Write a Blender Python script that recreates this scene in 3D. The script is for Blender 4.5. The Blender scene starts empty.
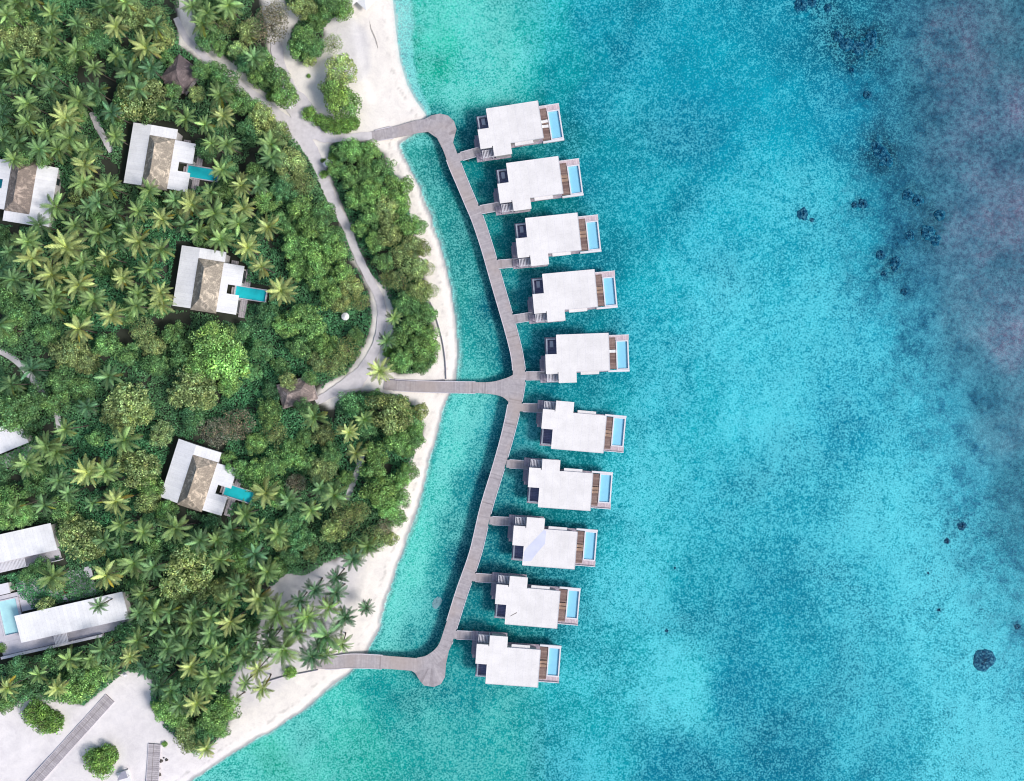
import bpy, math, random
import numpy as np
from mathutils import Vector, Matrix

random.seed(7)
rng = np.random.default_rng(7)
C = bpy.context.scene.collection
H = 200.0          # drone height
MPP = 0.25         # metres per photo pixel at sea level
R = math.radians

def lin(r, g, b):
    f = lambda c: (c/255/12.92) if c/255 <= 0.04045 else ((c/255+0.055)/1.055)**2.4
    return (f(r), f(g), f(b))

def W(px, py, z=0.0):
    k = (H - z)/H*MPP
    return ((px-512)*k, (390.5-py)*k)

def PX(x, y, z=0.0):
    k = (H - z)/H*MPP
    return (x/k+512, 390.5-y/k)

# ------------------------------------------------------------------ scene, camera, light
sc = bpy.context.scene
cam_d = bpy.data.cameras.new('camera'); cam = bpy.data.objects.new('camera', cam_d); C.objects.link(cam)
cam.location = (0, 0, H); cam_d.sensor_width = 36; cam_d.lens = 36*H/256.0
cam_d.clip_start = 1; cam_d.clip_end = 9000
sc.camera = cam
sc.view_settings.view_transform = 'Standard'; sc.view_settings.look = 'None'
sc.view_settings.exposure = 0; sc.view_settings.gamma = 1
SUN_EL, SUN_AZ_VEC = R(43), Vector((0.93, -0.36))
w = bpy.data.worlds.new("World"); sc.world = w; w.use_nodes = True
nt = w.node_tree; bg = nt.nodes['Background']
sky = nt.nodes.new('ShaderNodeTexSky'); sky.sky_type = 'NISHITA'; sky.sun_disc = False
sky.sun_elevation = SUN_EL
az = math.atan2(SUN_AZ_VEC.x, SUN_AZ_VEC.y)     # from +Y clockwise
sky.sun_rotation = az
sky.air_density = 1.2; sky.dust_density = 2.5; sky.ozone_density = 1.0
nt.links.new(sky.outputs[0], bg.inputs[0]); bg.inputs[1].default_value = 0.15
sd = bpy.data.lights.new('sun', 'SUN'); so = bpy.data.objects.new('sun', sd); C.objects.link(so)
sd.energy = 2.95; sd.angle = R(15.0); sd.color = (1.0, 0.97, 0.935)
dirv = Vector((SUN_AZ_VEC.x*math.cos(SUN_EL), SUN_AZ_VEC.y*math.cos(SUN_EL), math.sin(SUN_EL)))
so.rotation_euler = dirv.to_track_quat('Z', 'Y').to_euler(); so.location = dirv*300
sc.cycles.transparent_max_bounces = 8
sc.cycles.max_bounces = 4; sc.cycles.diffuse_bounces = 2; sc.cycles.glossy_bounces = 2
sc.cycles.filter_width = 1.1; sc.cycles.use_light_tree = False; sc.cycles.caustics_reflective = False; sc.cycles.caustics_refractive = False

# ------------------------------------------------------------------ materials
def newmat(name):
    m = bpy.data.materials.new(name); m.use_nodes = True
    n = m.node_tree; b = n.nodes['Principled BSDF']
    return m, n, b

def nd(n, t, **kw):
    x = n.nodes.new(t)
    for k, v in kw.items(): setattr(x, k, v)
    return x

def noise(n, scale, detail=4, rough=0.55, coord='obj', dist=0.0, vec=None):
    x = nd(n, 'ShaderNodeTexNoise'); x.inputs['Scale'].default_value = scale
    x.inputs['Detail'].default_value = detail; x.inputs['Roughness'].default_value = rough
    x.inputs['Distortion'].default_value = dist
    if vec is None:
        if coord == 'obj': vec = nd(n, 'ShaderNodeTexCoord').outputs['Object']
        else: vec = nd(n, 'ShaderNodeNewGeometry').outputs['Position']
    n.links.new(vec, x.inputs['Vector'])
    return x.outputs['Fac']

def ramp(n, fac, stops):
    x = nd(n, 'ShaderNodeValToRGB'); el = x.color_ramp.elements
    while len(el) < len(stops): el.new(0.5)
    for e, (p, c) in zip(el, stops):
        e.position = p; e.color = (*c, 1) if len(c) == 3 else c
    n.links.new(fac, x.inputs[0]); return x.outputs[0]

def mixc(n, a, b, fac, mode='MIX'):
    x = nd(n, 'ShaderNodeMix', data_type='RGBA', blend_type=mode)
    for s, v in ((0, fac), (6, a), (7, b)):
        if isinstance(v, (int, float)): x.inputs[s].default_value = v
        elif isinstance(v, tuple): x.inputs[s].default_value = (*v, 1) if len(v) == 3 else v
        else: n.links.new(v, x.inputs[s])
    return x.outputs[2]

def mth(n, op, a, b=None, clamp=False):
    x = nd(n, 'ShaderNodeMath', operation=op, use_clamp=clamp)
    for s, v in ((0, a), (1, b)):
        if v is None: continue
        if isinstance(v, (int, float)): x.inputs[s].default_value = v
        else: n.links.new(v, x.inputs[s])
    return x.outputs[0]

def attr(n, name, out='Color'):
    x = nd(n, 'ShaderNodeAttribute', attribute_name=name); return x.outputs[out]

def bump(n, b, h, strength=0.3, dist=0.05):
    x = nd(n, 'ShaderNodeBump'); x.inputs['Strength'].default_value = strength; x.inputs['Distance'].default_value = dist
    n.links.new(h, x.inputs['Height']); n.links.new(x.outputs[0], b.inputs['Normal'])

def simple(name, col, var=0.15, scale=1.5, rough=0.7, spec=0.3, bstr=0.15, streak=None):
    """procedural surface: two noise layers around a base colour"""
    m, n, b = newmat(name)
    tc = nd(n, 'ShaderNodeTexCoord').outputs['Object']
    v = tc
    if streak:
        mp = nd(n, 'ShaderNodeMapping'); mp.inputs['Scale'].default_value = streak
        n.links.new(tc, mp.inputs['Vector']); v = mp.outputs[0]
    f = noise(n, scale, 6, 0.65, vec=v); f2 = noise(n, scale*0.17, 3, 0.5, vec=tc)
    lo = tuple(c*(1-var) for c in col); hi = tuple(min(1, c*(1+var)) for c in col)
    c1 = ramp(n, f, [(0.3, lo), (0.7, hi)])
    c2 = mixc(n, c1, mixc(n, c1, (0.55, 0.52, 0.5), 1.0, 'MULTIPLY'), mth(n, 'MULTIPLY', mth(n, 'SUBTRACT', f2, 0.5, True), var*3, True))
    n.links.new(c2, b.inputs['Base Color'])
    b.inputs['Roughness'].default_value = rough; b.inputs['Specular IOR Level'].default_value = spec
    bump(n, b, f, bstr)
    return m

def mat_roof(name, col, period, axis, seam=0.82):
    """painted roof with panel seams every PERIOD metres along AXIS plus weather stains"""
    m, n, b = newmat(name)
    tc = nd(n, 'ShaderNodeTexCoord').outputs['Object']
    sep = nd(n, 'ShaderNodeSeparateXYZ'); n.links.new(tc, sep.inputs[0])
    u = mth(n, 'FRACT', mth(n, 'DIVIDE', sep.outputs[axis], period))
    line = mth(n, 'LESS_THAN', u, 0.10)
    ob = nd(n, 'ShaderNodeObjectInfo'); va = nd(n, 'ShaderNodeVectorMath', operation='ADD'); n.links.new(tc, va.inputs[0])
    cb = nd(n, 'ShaderNodeCombineXYZ'); n.links.new(mth(n, 'MULTIPLY', ob.outputs['Random'], 60), cb.inputs[0]); n.links.new(cb.outputs[0], va.inputs[1]); tc = va.outputs[0]
    f = noise(n, 0.35, 6, 0.7, vec=tc); g = noise(n, 3.0, 5, 0.7, vec=tc)
    base = ramp(n, f, [(0.30, tuple(c*0.86 for c in col)), (0.62, col)])
    base = mixc(n, base, ramp(n, g, [(0.25, (0.80, 0.79, 0.78)), (0.5, (1, 1, 1))]), 0.7, 'MULTIPLY')
    pan = nd(n, 'ShaderNodeTexWhiteNoise', noise_dimensions='1D'); n.links.new(mth(n, 'FLOOR', mth(n, 'DIVIDE', sep.outputs[axis], period)), pan.inputs['W'])
    base = mixc(n, base, ramp(n, pan.outputs['Value'], [(0, (0.93, 0.93, 0.94)), (1, (1, 1, 1))]), 1.0, 'MULTIPLY')
    spot = noise(n, 1.1, 8, 0.8, vec=tc)
    base = mixc(n, base, (0.42, 0.41, 0.42), mth(n, 'MULTIPLY', mth(n, 'SUBTRACT', spot, 0.66, True), 4.0, True))
    base = mixc(n, base, mixc(n, base, (seam, seam, seam+0.02), 1.0, 'MULTIPLY'), line)
    oi = nd(n, 'ShaderNodeObjectInfo')
    base = mixc(n, base, oi.outputs['Color'], 1.0, 'MULTIPLY')
    n.links.new(base, b.inputs['Base Color']); b.inputs['Roughness'].default_value = 0.5
    b.inputs['Specular IOR Level'].default_value = 0.3
    bump(n, b, line, 0.3, 0.03)
    return m

def mat_plank(name, a, c, period=0.22, axis=0):
    """timber boards from object coordinates"""
    m, n, b = newmat(name)
    tc = nd(n, 'ShaderNodeTexCoord').outputs['Object']
    sep = nd(n, 'ShaderNodeSeparateXYZ'); n.links.new(tc, sep.inputs[0])
    q = mth(n, 'DIVIDE', sep.outputs[axis], period)
    wn = nd(n, 'ShaderNodeTexWhiteNoise', noise_dimensions='1D'); n.links.new(mth(n, 'FLOOR', q), wn.inputs['W'])
    gap = mth(n, 'LESS_THAN', mth(n, 'FRACT', q), 0.08)
    f = noise(n, 2.5, 6, 0.7, vec=tc)
    col = mixc(n, a, c, wn.outputs['Value'])
    col = mixc(n, col, ramp(n, f, [(0.3, (0.72, 0.7, 0.7)), (0.7, (1.1, 1.1, 1.1))]), 1.0, 'MULTIPLY')
    col = mixc(n, col, (0.03, 0.03, 0.035), gap)
    n.links.new(col, b.inputs['Base Color']); b.inputs['Roughness'].default_value = 0.8
    b.inputs['Specular IOR Level'].default_value = 0.2
    bump(n, b, f, 0.2)
    return m

def mat_deck():
    """boardwalk timber: plank tone from a face attribute plus grain"""
    m, n, b = newmat('weathered_boards')
    t = attr(n, 'tone', 'Fac')
    f = noise(n, 1.3, 6, 0.7, coord='pos'); g = noise(n, 0.12, 3, 0.5, coord='pos')
    col = ramp(n, t, [(0.0, lin(130, 124, 126)), (0.45, lin(168, 162, 166)), (0.8, lin(184, 178, 180)), (1.0, lin(206, 200, 200))])
    col = mixc(n, col, ramp(n, f, [(0.25, (0.75, 0.73, 0.74)), (0.7, (1.12, 1.1, 1.1))]), 1.0, 'MULTIPLY')
    col = mixc(n, col, lin(174, 158, 150), mth(n, 'MULTIPLY', mth(n, 'SUBTRACT', g, 0.45, True), 2.6, True))
    n.links.new(col, b.inputs['Base Color']); b.inputs['Roughness'].default_value = 0.85
    b.inputs['Specular IOR Level'].default_value = 0.2
    return m

def mat_leaf(name, trans=0.36):
    m, n, b = newmat(name)
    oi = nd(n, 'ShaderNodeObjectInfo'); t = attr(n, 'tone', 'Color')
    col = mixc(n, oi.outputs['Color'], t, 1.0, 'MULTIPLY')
    f = noise(n, 0.8, 4, 0.6, coord='pos')
    col = mixc(n, col, ramp(n, f, [(0.3, (0.75, 0.8, 0.85)), (0.7, (1.2, 1.15, 1.0))]), 1.0, 'MULTIPLY')
    n.links.new(col, b.inputs['Base Color']); b.inputs['Roughness'].default_value = 0.5
    b.inputs['Specular IOR Level'].default_value = 0.35
    tr = nd(n, 'ShaderNodeBsdfTranslucent'); n.links.new(mixc(n, col, (1.0, 1.15, 0.5), 1.0, 'MULTIPLY'), tr.inputs[0])
    mx = nd(n, 'ShaderNodeMixShader'); mx.inputs[0].default_value = trans
    out = n.nodes['Material Output']
    n.links.new(b.outputs[0], mx.inputs[1]); n.links.new(tr.outputs[0], mx.inputs[2]); n.links.new(mx.outputs[0], out.inputs[0])
    return m

TINT = (0.82, 0.975, 0.985)
def mat_water(name, tint=TINT, wave=0.25, scale=0.9):
    m = bpy.data.materials.new(name); m.use_nodes = True; n = m.node_tree
    n.nodes.remove(n.nodes['Principled BSDF'])
    tr = nd(n, 'ShaderNodeBsdfTransparent'); tr.inputs[0].default_value = (*tint, 1)
    gl = nd(n, 'ShaderNodeBsdfGlossy'); gl.inputs['Roughness'].default_value = 0.05
    fr = nd(n, 'ShaderNodeFresnel'); fr.inputs['IOR'].default_value = 1.33
    h = noise(n, scale, 4, 0.6, coord='pos', dist=0.4)
    bp = nd(n, 'ShaderNodeBump'); bp.inputs['Strength'].default_value = wave; bp.inputs['Distance'].default_value = 0.25
    n.links.new(h, bp.inputs['Height'])
    n.links.new(bp.outputs[0], gl.inputs['Normal']); n.links.new(bp.outputs[0], fr.inputs['Normal'])
    mx = nd(n, 'ShaderNodeMixShader')
    n.links.new(mth(n, 'MULTIPLY', fr.outputs[0], 0.4), mx.inputs[0]); n.links.new(tr.outputs[0], mx.inputs[1]); n.links.new(gl.outputs[0], mx.inputs[2])
    n.links.new(mx.outputs[0], n.nodes['Material Output'].inputs[0])
    return m

def mat_ground():
    """one sheet: dry sand, forest soil and the seabed; the regional colour is an attribute, the detail is procedural"""
    m, n, b = newmat('sand_soil_and_seabed')
    col = attr(n, 'regional', 'Color')
    land = attr(n, 'land', 'Fac'); spk = attr(n, 'speckle', 'Fac'); reef = attr(n, 'reef', 'Fac')
    pos = nd(n, 'ShaderNodeNewGeometry').outputs['Position']
    fine = noise(n, 2.3, 2, 0.6, vec=pos); fine2 = noise(n, 0.6, 4, 0.7, vec=pos, dist=0.3)
    mid = noise(n, 0.10, 6, 0.65, vec=pos); big = noise(n, 0.028, 4, 0.6, vec=pos)
    # --- seabed
    sea = mixc(n, col, ramp(n, mid, [(0.36, (0.74, 0.87, 0.90)), (0.5, (1, 1, 1)), (0.64, (1.30, 1.10, 1.07))]), 1.0, 'MULTIPLY')
    sea = mixc(n, sea, ramp(n, big, [(0.38, (0.70, 0.90, 0.93)), (0.5, (1, 1, 1)), (0.62, (1.5, 1.09, 1.06))]), 0.9, 'MULTIPLY')
    blot = noise(n, 0.055, 5, 0.6, vec=pos, dist=0.5)
    sea = mixc(n, sea, ramp(n, blot, [(0.36, (0.50, 0.78, 0.83)), (0.48, (0.95, 1, 1)), (0.63, (1.5, 1.13, 1.09))]), 0.9, 'MULTIPLY')
    pch = mth(n, 'ADD', mth(n, 'MULTIPLY', noise(n, 0.045, 8, 0.70, vec=pos, dist=0.8), 0.75), mth(n, 'MULTIPLY', noise(n, 0.4, 5, 0.75, vec=pos), 0.25))
    pat = mth(n, 'ADD', mth(n, 'MULTIPLY', fine, 0.72), mth(n, 'MULTIPLY', fine2, 0.28))
    bias = mth(n, 'ADD', mth(n, 'MULTIPLY', mth(n, 'SUBTRACT', spk, 0.46), 0.11), mth(n, 'MULTIPLY', mth(n, 'SUBTRACT', pch, 0.5), 0.42))
    g = nd(n, 'ShaderNodeMapRange'); g.inputs[1].default_value = 0.445; g.inputs[2].default_value = 0.58; n.links.new(mth(n, 'ADD', pat, bias), g.inputs[0])
    flk = mixc(n, sea, mixc(n, (0.44, 1.22, 1.32), (0.60, 1.22, 1.10), attr(n, 'lagoon', 'Fac')), mth(n, 'ADD', 0.40, mth(n, 'MULTIPLY', spk, 0.36)))
    sea = mixc(n, sea, mixc(n, sea, (0.22, 0.90, 0.96), 0.5), mth(n, 'MULTIPLY', spk, 0.30, True))
    sea = mixc(n, sea, mixc(n, sea, (0.14, 0.68, 0.73), 1.0, 'MULTIPLY'), mth(n, 'MULTIPLY', mth(n, 'SUBTRACT', 1.0, g.outputs[0]), mth(n, 'MULTIPLY', mth(n, 'SUBTRACT', 1.0, reef), mth(n, 'SUBTRACT', 0.60, mth(n, 'MULTIPLY', attr(n, 'lagoon', 'Fac'), 0.32)))))
    sea = mixc(n, sea, flk, mth(n, 'MULTIPLY', g.outputs[0], mth(n, 'SUBTRACT', 1.0, mth(n, 'MULTIPLY', reef, 0.8))))
    sea = mixc(n, sea, ramp(n, noise(n, 3.2, 2, 0.5, vec=pos), [(0.36, (0.68, 0.84, 0.86)), (0.62, (1.22, 1.13, 1.11))]), 0.9, 'MULTIPLY')
    # reef flat: dark weed clumps and pale coral rubble
    rn = noise(n, 0.17, 10, 0.78, vec=pos, dist=0.15); rf = noise(n, 0.75, 8, 0.82, vec=pos)
    inr = mth(n, 'MULTIPLY', reef, 8.0, True)
    fray = mth(n, 'ADD', reef, mth(n, 'MULTIPLY', mth(n, 'MULTIPLY', mth(n, 'SUBTRACT', rn, 0.5), 2.2), inr), True)
    rg = nd(n, 'ShaderNodeMapRange'); rg.inputs[1].default_value = 0.42; rg.inputs[2].default_value = 0.59; n.links.new(rf, rg.inputs[0])
    rtex = mixc(n, mixc(n, sea, (0.48, 0.50, 0.56), 1.0, 'MULTIPLY'), mixc(n, sea, (0.30, 0.58, 0.66), 0.36), rg.outputs[0])
    sea = mixc(n, sea, rtex, mth(n, 'MULTIPLY', fray, 0.95))
    dark = nd(n, 'ShaderNodeMapRange'); n.links.new(mth(n, 'ADD', rn, mth(n, 'MULTIPLY', mth(n, 'SUBTRACT', rf, 0.5), 0.5)), dark.inputs[0]); dark.inputs[1].default_value = 0.50; dark.inputs[2].default_value = 0.60
    edge = mth(n, 'MULTIPLY', mth(n, 'MULTIPLY', reef, mth(n, 'SUBTRACT', 1.2, reef)), 2.8, True)
    sea = mixc(n, sea, mixc(n, sea, (0.20, 0.42, 0.56), 1.0, 'MULTIPLY'), mth(n, 'MULTIPLY', dark.outputs[0], mth(n, 'MULTIPLY', edge, 0.9)))
    # --- dry land
    sandn = noise(n, 0.45, 8, 0.7, vec=pos, dist=0.5); grain = noise(n, 4.0, 4, 0.7, vec=pos)
    ld = mixc(n, col, ramp(n, sandn, [(0.28, (0.86, 0.855, 0.87)), (0.55, (1, 1, 1)), (0.75, (1.06, 1.05, 1.03))]), 1.0, 'MULTIPLY')
    ld = mixc(n, ld, ramp(n, grain, [(0.3, (0.9, 0.9, 0.9)), (0.6, (1.03, 1.03, 1.03))]), 0.8, 'MULTIPLY')
    sea = mixc(n, sea, mixc(n, (0.56, 0.665, 0.675), (0.76, 0.80, 0.82), reef), 1.0, 'MULTIPLY')
    fin = mixc(n, sea, ld, land)
    n.links.new(fin, b.inputs['Base Color']); b.inputs['Roughness'].default_value = 0.9
    b.inputs['Specular IOR Level'].default_value = 0.05
    bump(n, b, sandn, 0.25, 0.2)
    return m

M = {}
M['ground'] = mat_ground()
M['sea'] = mat_water('sea_water', TINT, 0.05, 0.9)
M['pool_water'] = mat_water('pool_water', (0.94, 0.99, 1.0), 0.12, 1.5)
M['white_roof'] = mat_roof('white_membrane_roof', (0.86, 0.825, 0.805), 1.95, 0, 0.975)
M['seam_roof'] = mat_roof('white_standing_seam_roof', (0.88, 0.87, 0.88), 0.95, 1, 0.93)
M['seam_roof_x'] = mat_roof('white_sheet_roof', (0.90, 0.89, 0.90), 0.95, 0, 0.93)
M['white_paint'] = simple('white_painted_timber', (0.72, 0.70, 0.74), 0.08, 2, 0.6)
M['wall'] = simple('pale_grey_boarded_wall', (0.50, 0.48, 0.48), 0.12, 2, 0.8, streak=(0.3, 0.3, 6))
M['glass'] = simple('dark_window_glass', (0.03, 0.045, 0.05), 0.2, 0.5, 0.08, 0.6, 0.02)
M['frame'] = simple('grey_timber_frame', (0.22, 0.19, 0.18), 0.15, 3, 0.7)
M['thatch'] = None
M['brown_deck'] = mat_plank('brown_pool_deck_boards', lin(122, 100, 96), lin(160, 138, 130), 0.3, 1)
M['lilac_deck'] = mat_plank('weathered_grey_boards', lin(158, 148, 162), lin(188, 178, 188), 0.3, 0)
M['sand_boards'] = mat_plank('sandy_walkway_boards', lin(172, 165, 170), lin(196, 189, 192), 0.5, 0)
M['pale_deck'] = mat_plank('bleached_pink_boards', lin(196, 180, 188), lin(222, 206, 212), 0.3, 0)
M['pier'] = mat_deck()
M['pile'] = simple('pile_timber', (0.14, 0.12, 0.115), 0.25, 2, 0.9, streak=(4, 4, 0.4))
M['kerb'] = simple('bleached_edge_beam', lin(206, 200, 208), 0.14, 2, 0.8)
M['tile_blue'] = simple('blue_pool_tiles', lin(160, 226, 255), 0.06, 0.5, 0.5)
M['tile_teal'] = simple('teal_pool_tiles', lin(44, 216, 222), 0.10, 0.5, 0.5)
M['tile_pale'] = simple('light_blue_pool_tiles', lin(204, 246, 252), 0.08, 0.5, 0.5)
M['court'] = mat_plank('dark_bath_court_floor', lin(140, 142, 178), lin(164, 162, 192), 0.4, 1)
M['grey_stone'] = simple('grey_paving', lin(202, 198, 206), 0.1, 1.5, 0.85)
M['path'] = simple('compacted_sand_path', lin(208, 202, 205), 0.10, 0.8, 0.95, 0.1)
M['cushion'] = simple('white_cushion_fabric', (0.78, 0.77, 0.78), 0.05, 3, 0.9)
M['brown_cushion'] = simple('tan_lounger_weave', lin(158, 132, 116), 0.15, 4, 0.85)
M['grey_fabric'] = simple('grey_canopy_fabric', lin(158, 156, 170), 0.1, 2, 0.85)
M['red_brown'] = simple('red_brown_upholstery', lin(112, 58, 56), 0.15, 3, 0.85)
M['bark'] = simple('bark', (0.16, 0.13, 0.10), 0.3, 3, 0.95, streak=(1, 1, 0.3))
M['palm_bark'] = simple('ringed_palm_bark', (0.10, 0.085, 0.072), 0.3, 3, 0.95, streak=(0.5, 0.5, 5))
M['rock'] = simple('dark_coral_rock', (0.10, 0.09, 0.085), 0.35, 3, 0.95)
def mat_coral():
    m, n, b = newmat('living_coral'); tc = nd(n, 'ShaderNodeTexCoord').outputs['Object']
    vm = nd(n, 'ShaderNodeVectorMath', operation='LENGTH'); mp = nd(n, 'ShaderNodeMapping'); mp.inputs['Scale'].default_value = (1, 1, 0.3)
    n.links.new(tc, mp.inputs[0]); n.links.new(mp.outputs[0], vm.inputs[0])
    f = noise(n, 1.6, 6, 0.75, vec=tc)
    rim = mth(n, 'ADD', mth(n, 'MULTIPLY', vm.outputs['Value'], 0.5), mth(n, 'MULTIPLY', mth(n, 'SUBTRACT', f, 0.5), 1.3))
    k = lambda *c: tuple(a/t**2 for a, t in zip(lin(*c), TINT))
    f2 = noise(n, 1.5, 5, 0.8, vec=nd(n, 'ShaderNodeNewGeometry').outputs['Position'])
    col = mixc(n, ramp(n, f2, [(0.38, k(8, 50, 84)), (0.5, k(14, 84, 118)), (0.60, k(84, 150, 172))]), k(24, 116, 146), mth(n, 'MULTIPLY', mth(n, 'SUBTRACT', rim, 0.75, True), 2.0, True))
    n.links.new(col, b.inputs['Base Color']); b.inputs['Roughness'].default_value = 1; b.inputs['Specular IOR Level'].default_value = 0
    return m
M['coral'] = mat_coral()
M['pale_coral'] = simple('sunken_pale_slab', tuple(a/t**2 for a, t in zip(lin(132, 172, 180), TINT)), 0.15, 0.9, 0.95, 0.05, 0.5)
M['leaf'] = mat_leaf('broad_leaf'); M['frond'] = mat_leaf('palm_frond', 0.20)
M['edging'] = simple('grey_edging_timber', lin(128, 126, 140), 0.2, 2, 0.9)
M['weed'] = simple('dry_seaweed', (0.36, 0.33, 0.31), 0.3, 3, 0.95)

def mat_thatch():
    m, n, b = newmat('weathered_thatch')
    tc = nd(n, 'ShaderNodeTexCoord').outputs['Object']
    mp = nd(n, 'ShaderNodeMapping'); mp.inputs['Scale'].default_value = (0.6, 2.2, 2.0); n.links.new(tc, mp.inputs[0])
    a = noise(n, 2.2, 8, 0.75, vec=mp.outputs[0]); c = noise(n, 0.45, 6, 0.7, vec=tc, dist=0.8)
    col = ramp(n, a, [(0.25, lin(116, 110, 106)), (0.5, lin(154, 145, 134)), (0.75, lin(184, 172, 156))])
    pale = mth(n, 'MULTIPLY', mth(n, 'SUBTRACT', c, 0.50, True), 9, True)
    col = mixc(n, col, lin(236, 220, 200), mth(n, 'MULTIPLY', pale, mth(n, 'ADD', a, 0.2), True))
    dk = mth(n, 'MULTIPLY', mth(n, 'SUBTRACT', 0.40, c, True), 6, True)
    col = mixc(n, col, lin(104, 86, 84), mth(n, 'MULTIPLY', dk, 0.8))
    oi = nd(n, 'ShaderNodeObjectInfo')
    col = mixc(n, col, oi.outputs['Color'], 1.0, 'MULTIPLY')
    n.links.new(col, b.inputs['Base Color']); b.inputs['Roughness'].default_value = 0.95
    b.inputs['Specular IOR Level'].default_value = 0.1
    bump(n, b, a, 0.9, 0.25)
    return m
M['thatch'] = mat_thatch()

# ------------------------------------------------------------------ mesh and object helpers
class MB:
    def __init__(s): s.v = []; s.f = []; s.t = []
    def add(s, vs, fs, tone=None):
        o = len(s.v); s.v += [tuple(p) for p in vs]
        for f in fs:
            s.f.append(tuple(i+o for i in f)); s.t.append(0.5 if tone is None else tone)
        return s
    def box(s, x0, x1, y0, y1, z0, z1):
        if y0 > y1: y0, y1 = y1, y0
        if x0 > x1: x0, x1 = x1, x0
        vs = [(x0,y0,z0),(x1,y0,z0),(x1,y1,z0),(x0,y1,z0),(x0,y0,z1),(x1,y0,z1),(x1,y1,z1),(x0,y1,z1)]
        return s.add(vs, [(0,3,2,1),(4,5,6,7),(0,1,5,4),(1,2,6,5),(2,3,7,6),(3,0,4,7)])
    def slab(s, q, th):
        """quad of 4 top corners (counter-clockwise from above) with a thickness"""
        vs = list(q)+[(x,y,z-th) for x,y,z in q]
        return s.add(vs, [(0,1,2,3),(7,6,5,4),(0,4,5,1),(1,5,6,2),(2,6,7,3),(3,7,4,0)])
    def poly(s, pts, z0, z1):
        n = len(pts)
        a = sum(pts[i][0]*pts[(i+1)%n][1]-pts[(i+1)%n][0]*pts[i][1] for i in range(n))
        if a < 0: pts = pts[::-1]
        vs = [(x,y,z1) for x,y in pts]+[(x,y,z0) for x,y in pts]
        return s.add(vs, [tuple(range(n)), tuple(range(2*n-1, n-1, -1))]+[(i, n+i, n+(i+1)%n, (i+1)%n) for i in range(n)])
    def tube(s, pts, rad, n=7, cap=True):
        rings = []; o = len(s.v)
        for i, p in enumerate(pts):
            p = Vector(p); a = Vector(pts[max(0,i-1)]); b = Vector(pts[min(len(pts)-1,i+1)])
            d = (b-a).normalized(); u = d.cross(Vector((0,1,0.01))).normalized(); v = d.cross(u)
            r = rad[i] if isinstance(rad, (list,tuple)) else rad
            for k in range(n):
                t = 2*math.pi*k/n; q = p+u*(r*math.cos(t))+v*(r*math.sin(t)); s.v.append(tuple(q))
        for i in range(len(pts)-1):
            for k in range(n):
                s.f.append((o+i*n+k, o+i*n+(k+1)%n, o+(i+1)*n+(k+1)%n, o+(i+1)*n+k)); s.t.append(0.5)
        if cap:
            s.f.append(tuple(o+(len(pts)-1)*n+k for k in range(n))); s.t.append(0.5)
        return s
    def mesh(s, name, mat, smooth=False):
        me = bpy.data.meshes.new(name); me.from_pydata(s.v, [], s.f); me.validate(); me.update()
        me.materials.append(mat)
        if smooth: me.polygons.foreach_set('use_smooth', [True]*len(me.polygons))
        return me
    def tones(s, me):
        a = me.attributes.new('tone', 'FLOAT', 'FACE'); a.data.foreach_set('value', s.t[:len(me.polygons)])
        return me
    def build(s, name, mat, parent=None, smooth=False, tones=False):
        me = s.mesh(name, M[mat] if isinstance(mat, str) else mat, smooth)
        if tones: s.tones(me)
        return link(name, me, parent)

def link(name, data, parent=None):
    o = bpy.data.objects.new(name, data); C.objects.link(o)
    if parent is not None: o.parent = parent
    return o

def tag(o, label=None, cat=None, group=None, kind=None):
    for k, v in (('label', label), ('category', cat), ('group', group), ('kind', kind)):
        if v: o[k] = v
    return o

def empty(name, loc, rz=0.0):
    o = link(name, None); o.location = loc; o.rotation_euler = (0, 0, rz); o.empty_display_size = 0.5
    return o

KIDS = {}
def kids(o): return [c for c in C.objects if c.parent == o]
def copy_tree(o, parent=None, ch=None):
    c = o.copy(); C.objects.link(c); c.parent = parent
    for k in (ch if ch is not None else list(o.children)): copy_tree(k, c)
    return c

def catmull(pts, step=6):
    P = [np.array(p, float) for p in pts]; P = [2*P[0]-P[1]]+P+[2*P[-1]-P[-2]]
    out = []
    for i in range(1, len(P)-2):
        for k in range(step):
            t = k/step
            out.append(0.5*((2*P[i])+(-P[i-1]+P[i+1])*t+(2*P[i-1]-5*P[i]+4*P[i+1]-P[i+2])*t*t+(-P[i-1]+3*P[i]-3*P[i+1]+P[i+2])*t**3))
    out.append(P[-2]); return out

def resample(line, d):
    """line: arrays (x,y,w); even spacing d"""
    out = [line[0]]; acc = 0.0
    for a, b in zip(line[:-1], line[1:]):
        L = np.linalg.norm((b-a)[:2]); t = d-acc
        while t <= L:
            out.append(a+(b-a)*(t/L)); t += d
        acc = (acc+L) % d
    out.append(line[-1]); return out

def ribbon_pts(line):
    Ls, Rs = [], []
    for i, p in enumerate(line):
        a = line[max(0, i-1)][:2]; b = line[min(len(line)-1, i+1)][:2]
        t = (b-a)/max(1e-6, np.linalg.norm(b-a)); nn = np.array([-t[1], t[0]])
        Ls.append(p[:2]+nn*p[2]/2); Rs.append(p[:2]-nn*p[2]/2)
    return Ls, Rs

def seg_dist(X, Y, pts, closed=True):
    """distance from points to a polyline (numpy)"""
    best = np.full(X.shape, 1e9)
    n = len(pts)
    for i in range(n if closed else n-1):
        ax, ay = pts[i]; bx, by = pts[(i+1) % n]
        dx, dy = bx-ax, by-ay; L = dx*dx+dy*dy+1e-9
        t = np.clip(((X-ax)*dx+(Y-ay)*dy)/L, 0, 1)
        best = np.minimum(best, (X-ax-t*dx)**2+(Y-ay-t*dy)**2)
    return np.sqrt(best)

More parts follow.
